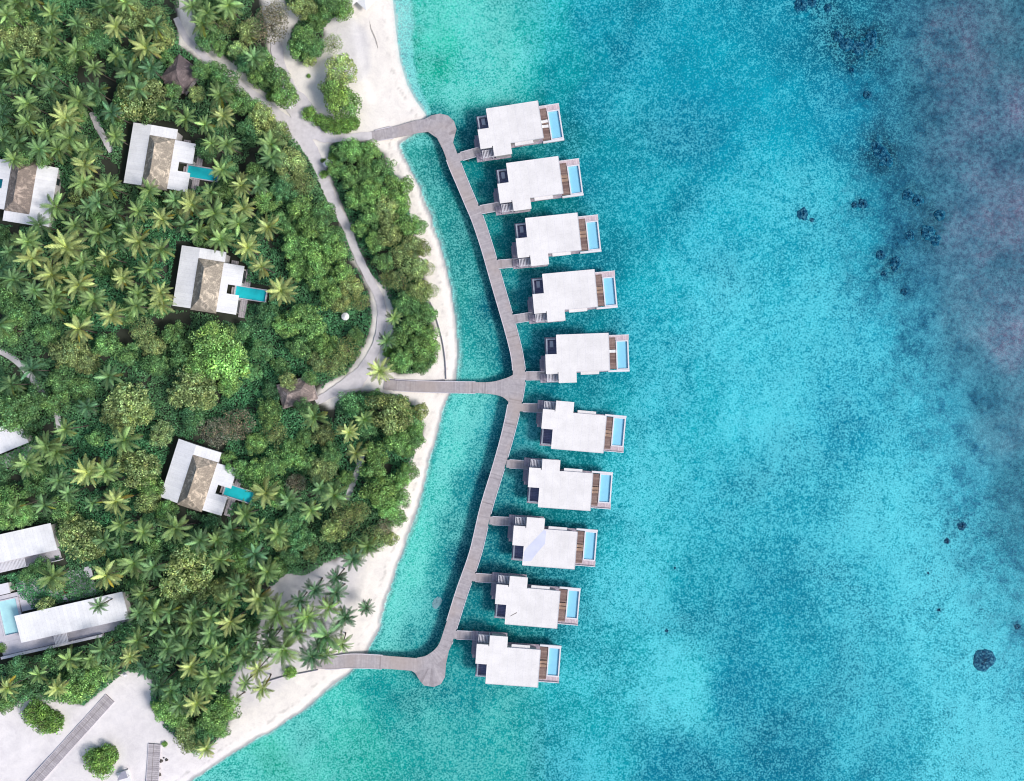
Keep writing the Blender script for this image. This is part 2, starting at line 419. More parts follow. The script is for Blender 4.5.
def inside(X, Y, pts):
    r = np.zeros(X.shape, bool); n = len(pts)
    for i in range(n):
        ax, ay = pts[i]; bx, by = pts[(i+1) % n]
        c = (ay > Y) != (by > Y)
        with np.errstate(divide='ignore', invalid='ignore'):
            xx = (bx-ax)*(Y-ay)/(by-ay+1e-12)+ax
        r ^= c & (X < xx)
    return r

def sdf(X, Y, pts): return np.where(inside(X, Y, pts), 1, -1)*seg_dist(X, Y, pts)
def sstep(a, b, x):
    t = np.clip((x-a)/(b-a), 0, 1); return t*t*(3-2*t)

def vnoise(X, Y, scale, seed):
    """smooth value noise"""
    g = np.random.default_rng(seed).random((64, 64))
    x = X*scale+1000; y = Y*scale+1000
    xi = np.floor(x).astype(int); yi = np.floor(y).astype(int); fx = x-xi; fy = y-yi
    fx = fx*fx*(3-2*fx); fy = fy*fy*(3-2*fy)
    q = lambda i, j: g[(yi+j) % 64, (xi+i) % 64]
    return (q(0,0)*(1-fx)+q(1,0)*fx)*(1-fy)+(q(0,1)*(1-fx)+q(1,1)*fx)*fy

# ------------------------------------------------------------------ layout in photo pixels
SHORE = [(392,-400),(392,-60),(393,0),(396,30),(400,60),(407,84),(416,101),(427,116),(424,127),(408,138),(401,144),(406,160),(413,175),(422,192),(430,213),(437,235),(445,262),
 (451,290),(456,324),(457.5,350),(456,380),(449,394),(443,412),(437,434),(430,462),(423,490),(413,523),(405,545),(398,565),(388,597),
 (379,630),(367,654),(350,672),(326,691),(303,711),(270,732),(235,752),(200,777),(150,810),(60,860),(-120,960),(-700,1300),(-2500,1300),(-2500,-400)]
FOREST = [
 [(-400,-300),(183,-300),(180,20),(180,45),(205,64),(240,92),(272,117),(292,133),(312,162),(326,192),(345,230),(356,262),(371,297),(373,322),(364,350),(348,374),(326,384),(318,402),(330,405),(345,396),(360,390),(375,392),(402,394),(418,408),(424,428),(413,462),(402,490),(392,518),(393,542),(372,552),(350,552),(330,562),(305,576),(285,574),(270,592),(264,612),(256,640),(240,665),(230,690),(234,712),(226,732),(206,752),(186,746),(164,728),(150,704),(152,680),(140,673),(124,673),(104,690),(84,706),(60,700),(30,700),(0,712),(-400,730)],
 [(330,145),(345,137),(368,140),(385,152),(396,175),(408,200),(416,240),(426,280),(433,330),(438,358),(428,373),(398,375),(388,368),(391,340),(393,310),(384,290),(370,272),(356,245),(349,222),(336,190),(326,165)],
 [(192,-300),(262,-300),(262,10),(272,48),(286,78),(299,100),(290,108),(270,98),(245,75),(215,48),(195,25)],
 [(280,-300),(352,-300),(352,14),(336,18),(325,28),(324,52),(312,64),(300,62),(288,46),(292,28),(302,16),(284,4)],
]
def wpoly(P, z=1.2): return [W(x, y, z) for x, y in P]
SH = [W(x, y, 0) for x, y in SHORE]
FW = [wpoly(P) for P in FOREST]
def shore_d(X, Y): return sdf(np.asarray(X, float), np.asarray(Y, float), SH)
LAND_Z = 1.2
def height(d):
    """ground height from the signed distance to the waterline (m, inland positive)"""
    up = LAND_Z*(1-np.exp(-np.maximum(d, 0)/4.5))
    dn = -1.55*(1-np.exp(-np.maximum(-d, 0)/7.0))-0.02
    return np.where(d > 0, up, dn)
def gz(x, y): return float(height(shore_d(np.array([x]), np.array([y])))[0])

PATHS = [  # (points with width in px)
 ('path', [(176,18,7),(186,38,8),(200,52,8),(222,74,9),(250,92,10),(276,113,12),(296,134,20),(312,152,16),(322,176,13),(334,204,11),(346,226,10),(358,256,9),(370,280,10),(380,300,10),(382,322,11),(377,345,12),(366,366,15),(355,384,20)]),
 ('path', [(276,42,13),(281,70,15),(291,95,22),(306,118,34),(312,140,30)]),
 ('path', [(300,118,20),(320,133,20),(345,137,10),(372,136,9)]),
 ('path', [(360,378,22),(345,385,14),(330,394,10),(316,402,9)]),
 ('path', [(92,112,7),(99,128,8),(112,152,7)]),
 ('path', [(-6,348,6),(18,362,8),(40,388,8),(56,412,8),(60,430,6)]),
 ('path', [(362,455,7),(358,470,7),(352,486,7),(347,500,6)]),
]
HOUSES = {}   # filled below: footprints in px, for keeping trees off

# ------------------------------------------------------------------ sea colours (photo pixel, sRGB), shade beside boardwalk and villas painted in
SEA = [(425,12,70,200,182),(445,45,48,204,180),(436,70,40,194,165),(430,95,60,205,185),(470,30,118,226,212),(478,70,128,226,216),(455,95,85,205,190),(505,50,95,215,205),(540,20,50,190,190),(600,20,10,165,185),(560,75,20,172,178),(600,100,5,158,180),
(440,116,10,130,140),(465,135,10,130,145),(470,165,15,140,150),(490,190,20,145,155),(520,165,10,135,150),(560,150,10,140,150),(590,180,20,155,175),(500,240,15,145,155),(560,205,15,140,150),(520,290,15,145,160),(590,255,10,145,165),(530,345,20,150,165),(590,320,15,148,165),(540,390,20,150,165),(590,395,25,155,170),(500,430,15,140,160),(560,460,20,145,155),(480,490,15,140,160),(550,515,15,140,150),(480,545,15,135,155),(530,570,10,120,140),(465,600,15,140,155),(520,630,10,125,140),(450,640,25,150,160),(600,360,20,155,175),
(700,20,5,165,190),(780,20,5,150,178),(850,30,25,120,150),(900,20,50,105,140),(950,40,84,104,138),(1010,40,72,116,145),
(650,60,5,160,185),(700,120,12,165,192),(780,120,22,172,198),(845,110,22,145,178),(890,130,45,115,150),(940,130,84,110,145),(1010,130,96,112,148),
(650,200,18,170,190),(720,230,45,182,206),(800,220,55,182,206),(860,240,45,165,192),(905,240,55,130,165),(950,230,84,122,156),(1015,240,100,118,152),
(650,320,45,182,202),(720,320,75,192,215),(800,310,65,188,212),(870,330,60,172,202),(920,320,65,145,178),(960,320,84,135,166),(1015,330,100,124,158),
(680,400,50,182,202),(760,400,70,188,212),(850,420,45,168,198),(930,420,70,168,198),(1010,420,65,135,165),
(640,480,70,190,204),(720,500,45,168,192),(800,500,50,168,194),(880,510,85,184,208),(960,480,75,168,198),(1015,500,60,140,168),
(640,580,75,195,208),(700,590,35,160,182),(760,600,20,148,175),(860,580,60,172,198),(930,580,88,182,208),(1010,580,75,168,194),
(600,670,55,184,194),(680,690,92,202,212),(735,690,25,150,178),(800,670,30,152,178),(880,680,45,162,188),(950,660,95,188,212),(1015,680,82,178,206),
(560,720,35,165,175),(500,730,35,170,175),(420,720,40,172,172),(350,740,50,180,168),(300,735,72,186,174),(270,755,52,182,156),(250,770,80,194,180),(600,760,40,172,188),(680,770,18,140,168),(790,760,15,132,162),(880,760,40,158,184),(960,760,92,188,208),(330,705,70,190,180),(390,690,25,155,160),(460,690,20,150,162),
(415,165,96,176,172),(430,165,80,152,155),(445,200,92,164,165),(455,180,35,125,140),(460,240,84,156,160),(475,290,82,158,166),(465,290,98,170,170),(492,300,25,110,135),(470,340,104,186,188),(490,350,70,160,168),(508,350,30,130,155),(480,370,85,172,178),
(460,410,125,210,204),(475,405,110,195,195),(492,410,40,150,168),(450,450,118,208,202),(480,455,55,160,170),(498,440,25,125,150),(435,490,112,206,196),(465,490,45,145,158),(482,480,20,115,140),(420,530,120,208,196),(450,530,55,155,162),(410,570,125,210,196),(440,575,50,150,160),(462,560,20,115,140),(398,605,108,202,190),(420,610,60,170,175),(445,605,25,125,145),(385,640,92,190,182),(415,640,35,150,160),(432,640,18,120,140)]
SP = np.array([W(a, b, -2) for a, b, *_ in SEA]); SCOL = np.array([lin(*r) for _, _, *r in SEA])
SPK = [(520,300,.7),(620,250,.6),(660,420,.8),(720,420,.6),(580,620,.8),(440,60,.75),(430,20,.6),(480,50,.35),(600,60,.6),(700,100,.7),(800,200,.75),(900,200,.5),(1000,200,.3),(700,300,.85),(850,300,.8),(700,30,.6),(780,90,.6),(600,450,.9),(560,400,1),(530,520,1),(650,500,.85),(700,600,.6),(640,680,1),(550,740,1),(450,740,.9),(350,740,.55),(270,760,.6),(800,650,.7),(900,600,.75),(1000,600,.65),(850,760,.7),(800,450,.85),(930,450,.6),(760,540,.8),(430,180,.8),(480,330,.6),(470,430,.8),(430,520,.7),(410,620,.7),(500,300,.6),(520,200,.45),(480,160,.5),(720,760,.7)]
CH = [(984,660,11),(803,214,6),(812,220,2.2),(863,204,7.5),(855,205,4),(881,255,6.5),(896,262,8),(895,268,5),(947,541,4),(962,526,6.5),(880,152,10),(886,160,9),(876,146,7),(801,5,9),(812,2,7),(828,8,6),(838,36,7),(846,44,10),(858,48,10),(870,44,9),(868,95,6),(872,36,8),(928,232,9),(935,240,8),(918,200,8),(908,195,7),(905,292,5),(1018,627,3),(939,610,2.2),(928,573,1.8),(852,70,4),(667,631,2),(675,568,1.6),(884,274,4),(910,235,7),(940,215,8)]
SKP = np.array([W(a, b, -2) for a, b, _ in SPK]); SKV = np.array([v for *_, v in SPK])

def idw(X, Y, P, V, p=2.2, eps=6.0):
    x = X.ravel(); y = Y.ravel(); out = np.zeros((x.size, V.shape[1])) if V.ndim == 2 else np.zeros(x.size)
    for i in range(0, x.size, 40000):
        d2 = (x[i:i+40000, None]-P[None, :, 0])**2+(y[i:i+40000, None]-P[None, :, 1])**2+eps
        wt = d2**(-p); wt /= wt.sum(1, keepdims=True)
        out[i:i+40000] = wt @ V
    return out.reshape(X.shape+((V.shape[1],) if V.ndim == 2 else ()))

# ------------------------------------------------------------------ ground sheet and sea
def axis(a, b, d, far):
    core = np.arange(a, b+d/2, d); out = []; s = d*2; x = b
    while x < far: x += s; s *= 1.5; out.append(min(x, far))
    lo = []; s = d*2; x = a
    while x > -far: x -= s; s *= 1.5; lo.append(max(x, -far))
    return np.array(lo[::-1]+list(core)+out)
xs = axis(-140, 140, 0.55, 4000); ys = axis(-110, 110, 0.55, 4000)
X, Y = np.meshgrid(xs, ys)
D = shore_d(X, Y)
wob = (vnoise(X, Y, 0.25, 3)-0.5)*1.6+(vnoise(X, Y, 0.8, 4)-0.5)*0.8
Dw = D+wob*0.5
Z = height(D)+np.where(D > 6, (vnoise(X, Y, 0.15, 5)-0.5)*0.22, 0)+np.where(D < -3, (vnoise(X, Y, 0.35, 8)-0.5)*0.25, 0)
pxx = X/MPP+512; pyy = 390.5-Y/MPP
reefline = 905-0.02*(pyy-100)+np.where(pyy > 260, (pyy-260)*0.42, 0)
reef = np.clip(sstep(-95, 70, pxx-reefline), 0, 1)
Xc, Yc = np.clip(X, -150, 150), np.clip(Y, -115, 115)
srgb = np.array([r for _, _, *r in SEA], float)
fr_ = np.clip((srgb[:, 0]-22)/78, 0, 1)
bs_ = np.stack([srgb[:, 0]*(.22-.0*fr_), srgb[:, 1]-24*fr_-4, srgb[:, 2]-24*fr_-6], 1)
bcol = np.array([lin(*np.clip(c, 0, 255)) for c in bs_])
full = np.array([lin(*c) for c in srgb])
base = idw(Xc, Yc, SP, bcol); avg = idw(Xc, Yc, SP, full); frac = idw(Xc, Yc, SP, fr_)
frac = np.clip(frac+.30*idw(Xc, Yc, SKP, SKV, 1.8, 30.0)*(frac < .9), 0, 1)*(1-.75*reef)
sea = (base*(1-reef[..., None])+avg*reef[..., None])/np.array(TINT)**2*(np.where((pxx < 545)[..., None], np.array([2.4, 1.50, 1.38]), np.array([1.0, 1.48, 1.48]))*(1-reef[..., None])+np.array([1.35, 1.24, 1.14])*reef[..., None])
# pale sand shelf by the beach; widest at the north beach
north = pyy < 130
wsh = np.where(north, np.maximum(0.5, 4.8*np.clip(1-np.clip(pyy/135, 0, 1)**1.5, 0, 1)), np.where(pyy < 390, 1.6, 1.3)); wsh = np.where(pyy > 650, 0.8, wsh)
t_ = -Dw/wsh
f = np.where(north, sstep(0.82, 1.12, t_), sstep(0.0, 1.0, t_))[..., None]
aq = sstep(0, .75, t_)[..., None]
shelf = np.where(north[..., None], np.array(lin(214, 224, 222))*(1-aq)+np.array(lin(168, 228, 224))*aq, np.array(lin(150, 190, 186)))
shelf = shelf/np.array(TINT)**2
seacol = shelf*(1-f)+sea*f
rim = np.where(north, sstep(.85, 1.1, t_)*sstep(1.9, 1.2, t_), 0)[..., None]*np.clip((vnoise(X, Y, .9, 71)-.3)*2, 0, 1)[..., None]
foam = np.where(north, .12, .35)*sstep(-.1, .15, -Dw)*sstep(.75, .35, -Dw)*np.clip((vnoise(X, Y, .5, 95)-.25)*2.5, 0, 1)
seacol = seacol*(1-foam[..., None])+.9*foam[..., None]
seacol = seacol*(1-rim*np.array([.6,.35,.4]))
sand = np.ones(X.shape+(3,))*np.array(lin(233, 226, 219))
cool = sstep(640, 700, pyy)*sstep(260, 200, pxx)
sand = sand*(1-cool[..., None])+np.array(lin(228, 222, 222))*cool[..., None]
gr = (vnoise(X, Y, 0.08, 11)*0.6+vnoise(X, Y, 0.3, 12)*0.4)
sand = sand*(0.88+0.13*gr+0.07*vnoise(D*.55+X*.03, Y*.06, 1.0, 15)+0.05*vnoise(D*1.6, Y*.12, 1.0, 16))[..., None]
# grey trodden sand in the clearing behind the north beach, warm ridge line in front of it
clr = sstep(2, 0, np.maximum(seg_dist(X, Y, [W(340,28,1), W(352,40,1), W(354,66,1)], False)-3.2, 0))
sand = sand*(1-0.5*clr[..., None])+np.array(lin(198, 196, 202))*0.5*clr[..., None]
inland = sstep(6, 11, D)*np.where(pyy > 540, 1, 0)*np.where(pxx > 225, 1, .0)  # grey shade among the lower palms, painted into the sand colour
sand = sand*(1-.75*inland[..., None])+np.array(lin(203, 199, 204))*.75*inland[..., None]
ridge = sstep(1.6, .3, np.abs(seg_dist(X, Y, [W(352,18,1), W(358,40,1), W(362,70,1), W(372,100,1)], False)))
sand = sand*(1+.14*ridge[..., None])
wr = sstep(.5, .1, np.abs(Dw-2.6-1.2*(vnoise(X, Y, .05, 91)-.5)))*np.clip((vnoise(X, Y, 1.3, 92)-.45)*3, 0, 1)*.28
sand = sand*(1-wr[..., None])
# wet band just above the waterline
wet = sstep(1.1, 0.2, Dw)*sstep(-0.4, 0.1, Dw)
wetc = np.where((pyy < 130)[..., None], np.array(lin(206, 212, 208)), np.array(lin(158, 160, 162)))
sand = sand*(1-wet[..., None])+wetc*wet[..., None]
fd = np.max([sdf(X, Y, P) for P in FW], axis=0)+wob*0.9
ff = sstep(-0.6, 1.2, fd)[..., None]
soil = np.array(lin(60, 64, 56))*(0.7+0.6*gr)[..., None]
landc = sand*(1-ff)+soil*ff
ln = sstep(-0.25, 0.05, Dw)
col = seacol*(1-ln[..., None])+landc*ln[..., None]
lag = sstep(560, 500, pxx)
frac = frac*(1-.55*sstep(525, 505, pxx)*sstep(140, 150, pyy)*sstep(395, 380, pyy))
spk = np.maximum(frac*sstep(0, 1, -Dw/(wsh*1.3)), (1-f[..., 0])*(Dw < 0))
for px_, py_, rp_ in CH:
    cx_, cy_ = W(px_, py_, -1.5); r_ = rp_*MPP
    m_ = (np.abs(X-cx_) < r_*5) & (np.abs(Y-cy_) < r_*5)
    if m_.any():
        dd = np.hypot(X[m_]-cx_, Y[m_]-cy_)/r_
        lone = rp_ > 10 and px_ > 980 or (px_, py_) == (803, 214)
        a_ = .92*np.exp(-(dd/(1.2 if lone else 2.0))**2)*np.clip((vnoise(X[m_], Y[m_], .7, 61)*.6+vnoise(X[m_], Y[m_], 1.5, 62)*.7-.30)*2.6, 0, 1)
        col[m_] = col[m_]*(1-a_[:, None]*np.array([.78, .58, .45]))
ny, nx = X.shape
me = bpy.data.meshes.new('ground')
co = np.stack([X, Y, Z], -1).reshape(-1, 3).astype(np.float32)
ii = np.arange(ny*nx).reshape(ny, nx)
q = np.stack([ii[:-1, :-1], ii[:-1, 1:], ii[1:, 1:], ii[1:, :-1]], -1).reshape(-1, 4)
def fill(me, co, q):
    me.vertices.add(len(co)); me.vertices.foreach_set('co', co.ravel())
    me.loops.add(q.size); me.loops.foreach_set('vertex_index', q.ravel().astype(np.int32))
    me.polygons.add(len(q)); me.polygons.foreach_set('loop_start', np.arange(0, q.size, 4, dtype=np.int32))
    me.update(calc_edges=True)
fill(me, co, q)
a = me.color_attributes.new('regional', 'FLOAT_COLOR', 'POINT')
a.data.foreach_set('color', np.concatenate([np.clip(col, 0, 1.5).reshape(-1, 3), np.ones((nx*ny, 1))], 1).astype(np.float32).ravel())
for nm, v in (('land', ln), ('lagoon', lag), ('speckle', spk), ('reef', reef)):
    b_ = me.attributes.new(nm, 'FLOAT', 'POINT'); b_.data.foreach_set('value', v.astype(np.float32).ravel())
me.polygons.foreach_set('use_smooth', [True]*len(me.polygons))
me.materials.append(M['ground'])
tag(link('ground', me), 'white sand island floor running out under turquoise water as the seabed', 'ground', kind='structure')

sm = MB(); sm.add([(-4000,-4000,0),(4000,-4000,0),(4000,4000,0),(-4000,4000,0)], [(0,1,2,3)])
tag(sm.build('sea', 'sea'), 'clear turquoise lagoon water around the island', 'water', kind='structure')

# paths: sheets a little above the ground
PATH_W = []
for k, (nm, P) in enumerate(PATHS):
    line = resample(catmull([(*W(x, y, 1.2), .84*w_*MPP) for x, y, w_ in P], 6), 0.8)
    for p in line: p[2] *= 1+0.22*(random.random()-0.5)
    PATH_W.append(line)
    Ls, Rs = ribbon_pts(line); mb = MB()
    zz = 0.16+0.004*k
    for i in range(len(line)-1):
        qd = [(Rs[i][0],Rs[i][1]),(Rs[i+1][0],Rs[i+1][1]),(Ls[i+1][0],Ls[i+1][1]),(Ls[i][0],Ls[i][1])]
        mb.add([(x, y, LAND_Z+zz) for x, y in qd], [(0,1,2,3)])
    tag(mb.build('path', 'path'), 'compacted pale sand footpath winding between the trees', 'path', kind='structure')
def path_clear(x, y, r):
    for line in PATH_W:
        for p in line:
            if (p[0]-x)**2+(p[1]-y)**2 < (r+p[2]/2)**2: return False
    return True
def path_gap(x, y):
    return min(math.hypot(p[0]-x, p[1]-y)-p[2]/2 for line in PATH_W for p in line)

# ------------------------------------------------------------------ boardwalk
DZ = 1.35
bw = empty('boardwalk', (*W(515,385,0), 0)); inv = Vector(bw.location)
tag(bw, 'long curved grey timber boardwalk over the lagoon with three jetty arms', 'boardwalk')
def deck_piece(P, zt, name='deck', step=0.32, parent=bw, off=inv, matn='pier', kerb=True, warm=0.0, th=0.18):
    line = resample(catmull([(*W(x, y, zt), w_*MPP) for x, y, w_ in P], 8), step)
    Ls, Rs = ribbon_pts(line); mb = MB(); tone = 0.5
    for i in range(len(line)-1):
        tone = min(1, max(0, random.gauss(0.55+warm, 0.09)))
        if random.random() < 0.012: tone = 0.2
        qd = [Rs[i], Rs[i+1], Ls[i+1], Ls[i]]
        top = [(p[0]-off.x, p[1]-off.y, zt) for p in qd]; bot = [(x, y, zt-th) for x, y, _ in top]
        mb.add(top+bot, [(0,1,2,3),(7,6,5,4),(0,4,5,1),(2,6,7,3)], tone)
    o = mb.build(name, matn, parent, tones=True)
    return line, Ls, Rs, o
def kerb_line(S, side, zt, i0=0, i1=None, parent=bw, off=inv):
    S = S[i0:i1]; mb = MB()
    for i in range(len(S)-1):
        a = np.array(S[i]); b = np.array(S[i+1]); t = (b-a)/max(1e-6, np.linalg.norm(b-a)); nn = np.array([-t[1], t[0]])*0.17*side
        qd = [a, b, b+nn, a+nn] if side > 0 else [b, a, a+nn, b+nn]
        mb.slab([(p[0]-off.x, p[1]-off.y, zt+0.07) for p in qd], 0.22)
    mb.build('kerb', 'kerb', parent)
main = [(428,124,11),(437,128,12),(443,136,12),(448,146,12),(455,165,12),(462,182,11.5),(470,201,11.5),(478,220,11.5),(487,247,11.5),(495,275,11.5),(504,306,11.5),(512,334,11.5),(517.5,358,11.5),(519,378,12.5),(515.5,400,13),(509,430,12),(499,466,11.5),(486,509,11.5),(475.5,553,11.5),(462,592,11.5),(451,627,11.5),(443,649,12),(430,661,13),(418,664,12.5)]
ml, mL, mR, _ = deck_piece(main, DZ)
cut = [i for i in range(len(mR)) if 371 < PX(*mR[i], DZ)[1] < 405]
gaps = sorted({i for i in range(len(mL)) for a in [(460,157),(478.5,210),(496,264.5),(512.5,319),(525,376),(522,407.5),(508,464),(491,520.5),(474,577.5),(455,635)] if math.hypot(PX(*mL[i], DZ)[0]-a[0], PX(*mL[i], DZ)[1]-a[1]) < 5.5})
run = []
for i in range(34, len(mL)-30):
    if i in gaps:
        if len(run) > 3: kerb_line(run, 1, DZ)
        run = []
    else: run.append(mL[i])
kerb_line(run, 1, DZ)
kerb_line(mR, -1, DZ, 34, cut[0]); kerb_line(mR, -1, DZ, cut[-1], -46)
arms = [[(366,137.5,9),(384,134,10.5),(400,131,11.5),(416,127,12.5),(430,125,13)],
        [(384,384,11),(410,386,10.8),(440,387,10.8),(470,387.5,10.8),(490,388,12),(503,388,18),(513,389,30)],
        [(314,664,9),(330,663,12),(350,661,13.3),(372,661.5,13.3),(395,663,12.8),(420,665,13)]]
for k, A in enumerate(arms):
    l_, a_, b_, _ = deck_piece(A, DZ-0.006*(k+1), warm=0.10 if k == 2 else 0)
    kerb_line(a_, 1, DZ, 8, -30); kerb_line(b_, -1, DZ, 8, -30)
# rounded landings where the arms leave the spine
def landing(pts, zt, c):
    P = [W(x, y, zt) for x, y in pts]; cx, cy = W(*c, zt); mb = MB(); n = len(P)
    for i in range(n-1):
        for a0, a1 in ((0, .5), (.5, 1)):
            pa = [P[i][k]+(P[i+1][k]-P[i][k])*a0 for k in (0, 1)]; pb = [P[i][k]+(P[i+1][k]-P[i][k])*a1 for k in (0, 1)]
            tri = [(cx, cy), pa, pb]
            if (pa[0]-cx)*(pb[1]-cy)-(pb[0]-cx)*(pa[1]-cy) < 0: tri = [(cx, cy), pb, pa]
            vs = [(x-inv.x, y-inv.y, zt) for x, y in tri]+[(x-inv.x, y-inv.y, zt-.16) for x, y in tri]
            mb.add(vs, [(0,1,2),(5,4,3),(1,4,5,2)], min(1, max(0, random.gauss(0.52, 0.14))))
    mb.build('landing', 'pier', bw, tones=True)
landing([(418,125),(424,119.5),(431,115.5),(440,113.5),(448,115.5),(454,121),(456.5,129),(454,138),(452,147),(447,158)], DZ-0.03, (437,138))
landing([(408,668.5),(415,673),(420,681),(424,685.5),(434,687),(441,684),(445,677),(446,664),(449,650)], DZ-0.03, (432,662))
def pile_at(px, py, r=0.14, parent=bw, off=inv, top=DZ-0.2):
    x, y = W(px, py, 0); mb = MB()
    mb.tube([(x-off.x, y-off.y, -2.6), (x-off.x, y-off.y, top)], r, 8).build('pile', 'pile', parent, True)
for i in range(14, len(ml)-8, 20):
    for S in (mL, mR):
        p = ml[i][:2]*0.2+np.array(S[i])*0.8; q_ = PX(p[0], p[1], 0); pile_at(*q_)
for px, py in [(446,118),(431,119),(428,683),(440,680),(464,383),(464,391.5),(484,383.5),(484,391.5),(384,657),(384,666),(402,659),(402,668)]: pile_at(px, py)

# ------------------------------------------------------------------ villas on stilts
def ow_villa(s, px, py, ang, roof_col=None):
    """stilted villa; measured in metres from the outer roof corner, y growing towards the entrance side"""
    RT = 5.0; zd = 1.5
    x, y = W(px, py, RT)
    root = empty('overwater_villa', (x, y, 0), R(ang))
    Yv = lambda yd: -s*yd
    def bx(mb, x0, x1, y0, y1, z0, z1): return mb.box(x0, x1, Yv(y0), Yv(y1), z0, z1)
    rf = MB(); bx(rf, -12.75, 0, 0, 9.1, RT-.28, RT)
    bx(rf, -15.6, -12.75, 4.65, 9.45, RT-.285, RT-.005); bx(rf, -12.55, -8.15, 9.1, 11.75, RT-.29, RT-.01); bx(rf, -7.1, -2.6, 9.1, 9.9, RT-.6, RT-.35)
    # upstand edges round the main roof
    o = rf.build('roof', 'white_roof', root); o.color = roof_col or (1, 1, 1, 1)
    ed = MB()
    for a in ((-12.75, 0, -.06, 0), (-7.9, 0, 9.1, 9.16)): bx(ed, a[0], a[1], a[2], a[3], RT-.25, RT+.06)
    bx(ed, 0, .06, 0, 9.1, RT-.25, RT+.06); bx(ed, -12.81, -12.75, 0, 4.6, RT-.25, RT+.06)
    ed.build('fascia', 'white_paint', root)
    wl = MB(); bx(wl, -12.3, -.9, .5, 8.7, zd, RT-.29); bx(wl, -15.1, -12.3, 5.1, 8.7, zd, RT-.3); bx(wl, -12.1, -8.6, 8.7, 11.3, zd, RT-.31)
    wl.build('wall', 'wall', root)
    # glazing
    g = MB(); bx(g, -.9, -.82, 1.0, 8.2, zd+.05, RT-.6); dr = g.build('sliding_door', 'glass', root)
    fr = MB()
    for yy in (1.0, 2.8, 4.6, 6.4, 8.14): bx(fr, -.82, -.76, yy, yy+.07, zd+.05, RT-.6)
    bx(fr, -.82, -.76, 1.0, 8.2, RT-.66, RT-.6); fr.build('door_frame', 'frame', dr)
    for (a, b, yy, t) in ((-10.5, -7.5, .42, 0), (-5.5, -2.5, .42, 0), (-6.5, -3.5, 8.7, 0)):
        wn = MB(); bx(wn, a, b, yy, yy+.08, zd+.9, RT-.7); wo = wn.build('window', 'glass', root)
        wf = MB(); y2 = yy-.04 if yy < 1 else yy+.08
        bx(wf, a-.08, b+.08, y2, y2+.04, zd+.8, zd+.9); bx(wf, a-.08, b+.08, y2, y2+.04, RT-.7, RT-.6); bx(wf, (a+b)/2-.04, (a+b)/2+.04, y2, y2+.04, zd+.9, RT-.7)
        wf.build('frame', 'frame', wo)
    d = MB(); bx(d, -15.5, 0, .3, 9.3, zd-.2, zd-.004); bx(d, -12.4, -8.3, 9.3, 11.6, zd-.2, zd-.004); d.build('floor', 'lilac_deck', root)
    sd_ = MB(); bx(sd_, 0, 2.05, .85, 8.75, zd-.2, zd); sd_.build('sun_deck', 'brown_deck', root)
    pd = MB(); bx(pd, 2.05, 5.35, .45, 1.65, zd-.2, zd+.02); bx(pd, -.2, 2.05, .45, .85, zd-.2, zd+.02); pd.build('pool_terrace', 'pale_deck', root)
    ld = MB(); bx(ld, 0, 5.3, 8.98, 9.45, zd-.3, zd+.25); ld.build('screen', 'white_paint', root)
    ld = MB(); bx(ld, 0, 5.35, .30, .45, zd-.3, zd+.55); ld.build('screen', 'white_paint', root)
    # plunge pool
    pr = MB(); x0, x1, y0, y1 = 2.1, 5.25, 1.68, 8.95
    bx(pr, x0, x0+.3, y0, y1, zd-.9, zd+.16); bx(pr, x1-.32, x1, y0, y1, zd-.9, zd+.16); bx(pr, x0+.3, x1-.32, y0, y0+.28, zd-.9, zd+.16); bx(pr, x0+.3, x1-.32, y1-.28, y1, zd-.9, zd+.16)
    po = pr.build('pool_rim', 'white_paint', root)
    fl = MB(); bx(fl, x0+.3, x1-.32, y0+.28, y1-.28, zd-.9, zd-.25); fl.build('pool_floor', 'tile_blue', po)
    wt = MB(); wt.add([(x0+.3, Yv(y0+.28), zd+.09), (x1-.32, Yv(y0+.28), zd+.09), (x1-.32, Yv(y1-.28), zd+.09), (x0+.3, Yv(y1-.28), zd+.09)], [(0,1,2,3) if s < 0 else (3,2,1,0)])
    wt.build('pool_water', 'pool_water', po)
    # bath court
    cw = MB(); bx(cw, -15.2, -14.85, .7, 4.6, zd, zd+1.0); bx(cw, -14.85, -12.9, .7, .98, zd, zd+1.0); cw.build('court_wall', 'white_paint', root)
    cf = MB(); bx(cf, -14.85, -12.35, .98, 4.9, zd-.003, zd+.05); cf.build('court_floor', 'court', root)
    tb = MB(); tb.box(-14.3, -13.4, Yv(2.0)-.8, Yv(2.0)+.8, zd+.05, zd+.55); tb.build('bathtub', 'white_paint', root) if s > 0 else None
    # entrance pergola and side stair
    pg = MB()
    for k in range(8):
        xx = -15.3+k*.36; bx(pg, xx, xx+.16, 9.47, 11.35, zd+2.0, zd+2.12)
    bx(pg, -15.4, -12.56, 9.5, 9.62, zd+1.88, zd+2.0); bx(pg, -15.4, -12.56, 11.2, 11.34, zd+1.88, zd+2.0)
    for xx in (-15.35, -12.8):
        bx(pg, xx, xx+.14, 11.2, 11.34, zd, zd+1.88)
    pg.build('pergola', 'white_paint', root)
    en = MB(); bx(en, -16.9, -12.42, 9.32, 11.5, zd-.25, zd-.05); en.build('porch', 'lilac_deck', root)
    st = MB(); bx(st, -16.55, -15.52, 4.8, 9.3, zd-.45, zd-.25); bx(st, -16.9, -16.55, 5.6, 9.3, zd-.75, zd-.6); st.build('side_stair', 'lilac_deck', root)
    for xx in (-14.6, -10.2, -5.6, -1.0, 4.6):
        for yy in (1.2, 8.4):
            p = MB(); p.tube([(xx, Yv(yy), -2.6), (xx, Yv(yy), .8 if xx > 4 else zd-.2)], .17, 8); p.build('pile', 'pile', root, True)
    return root

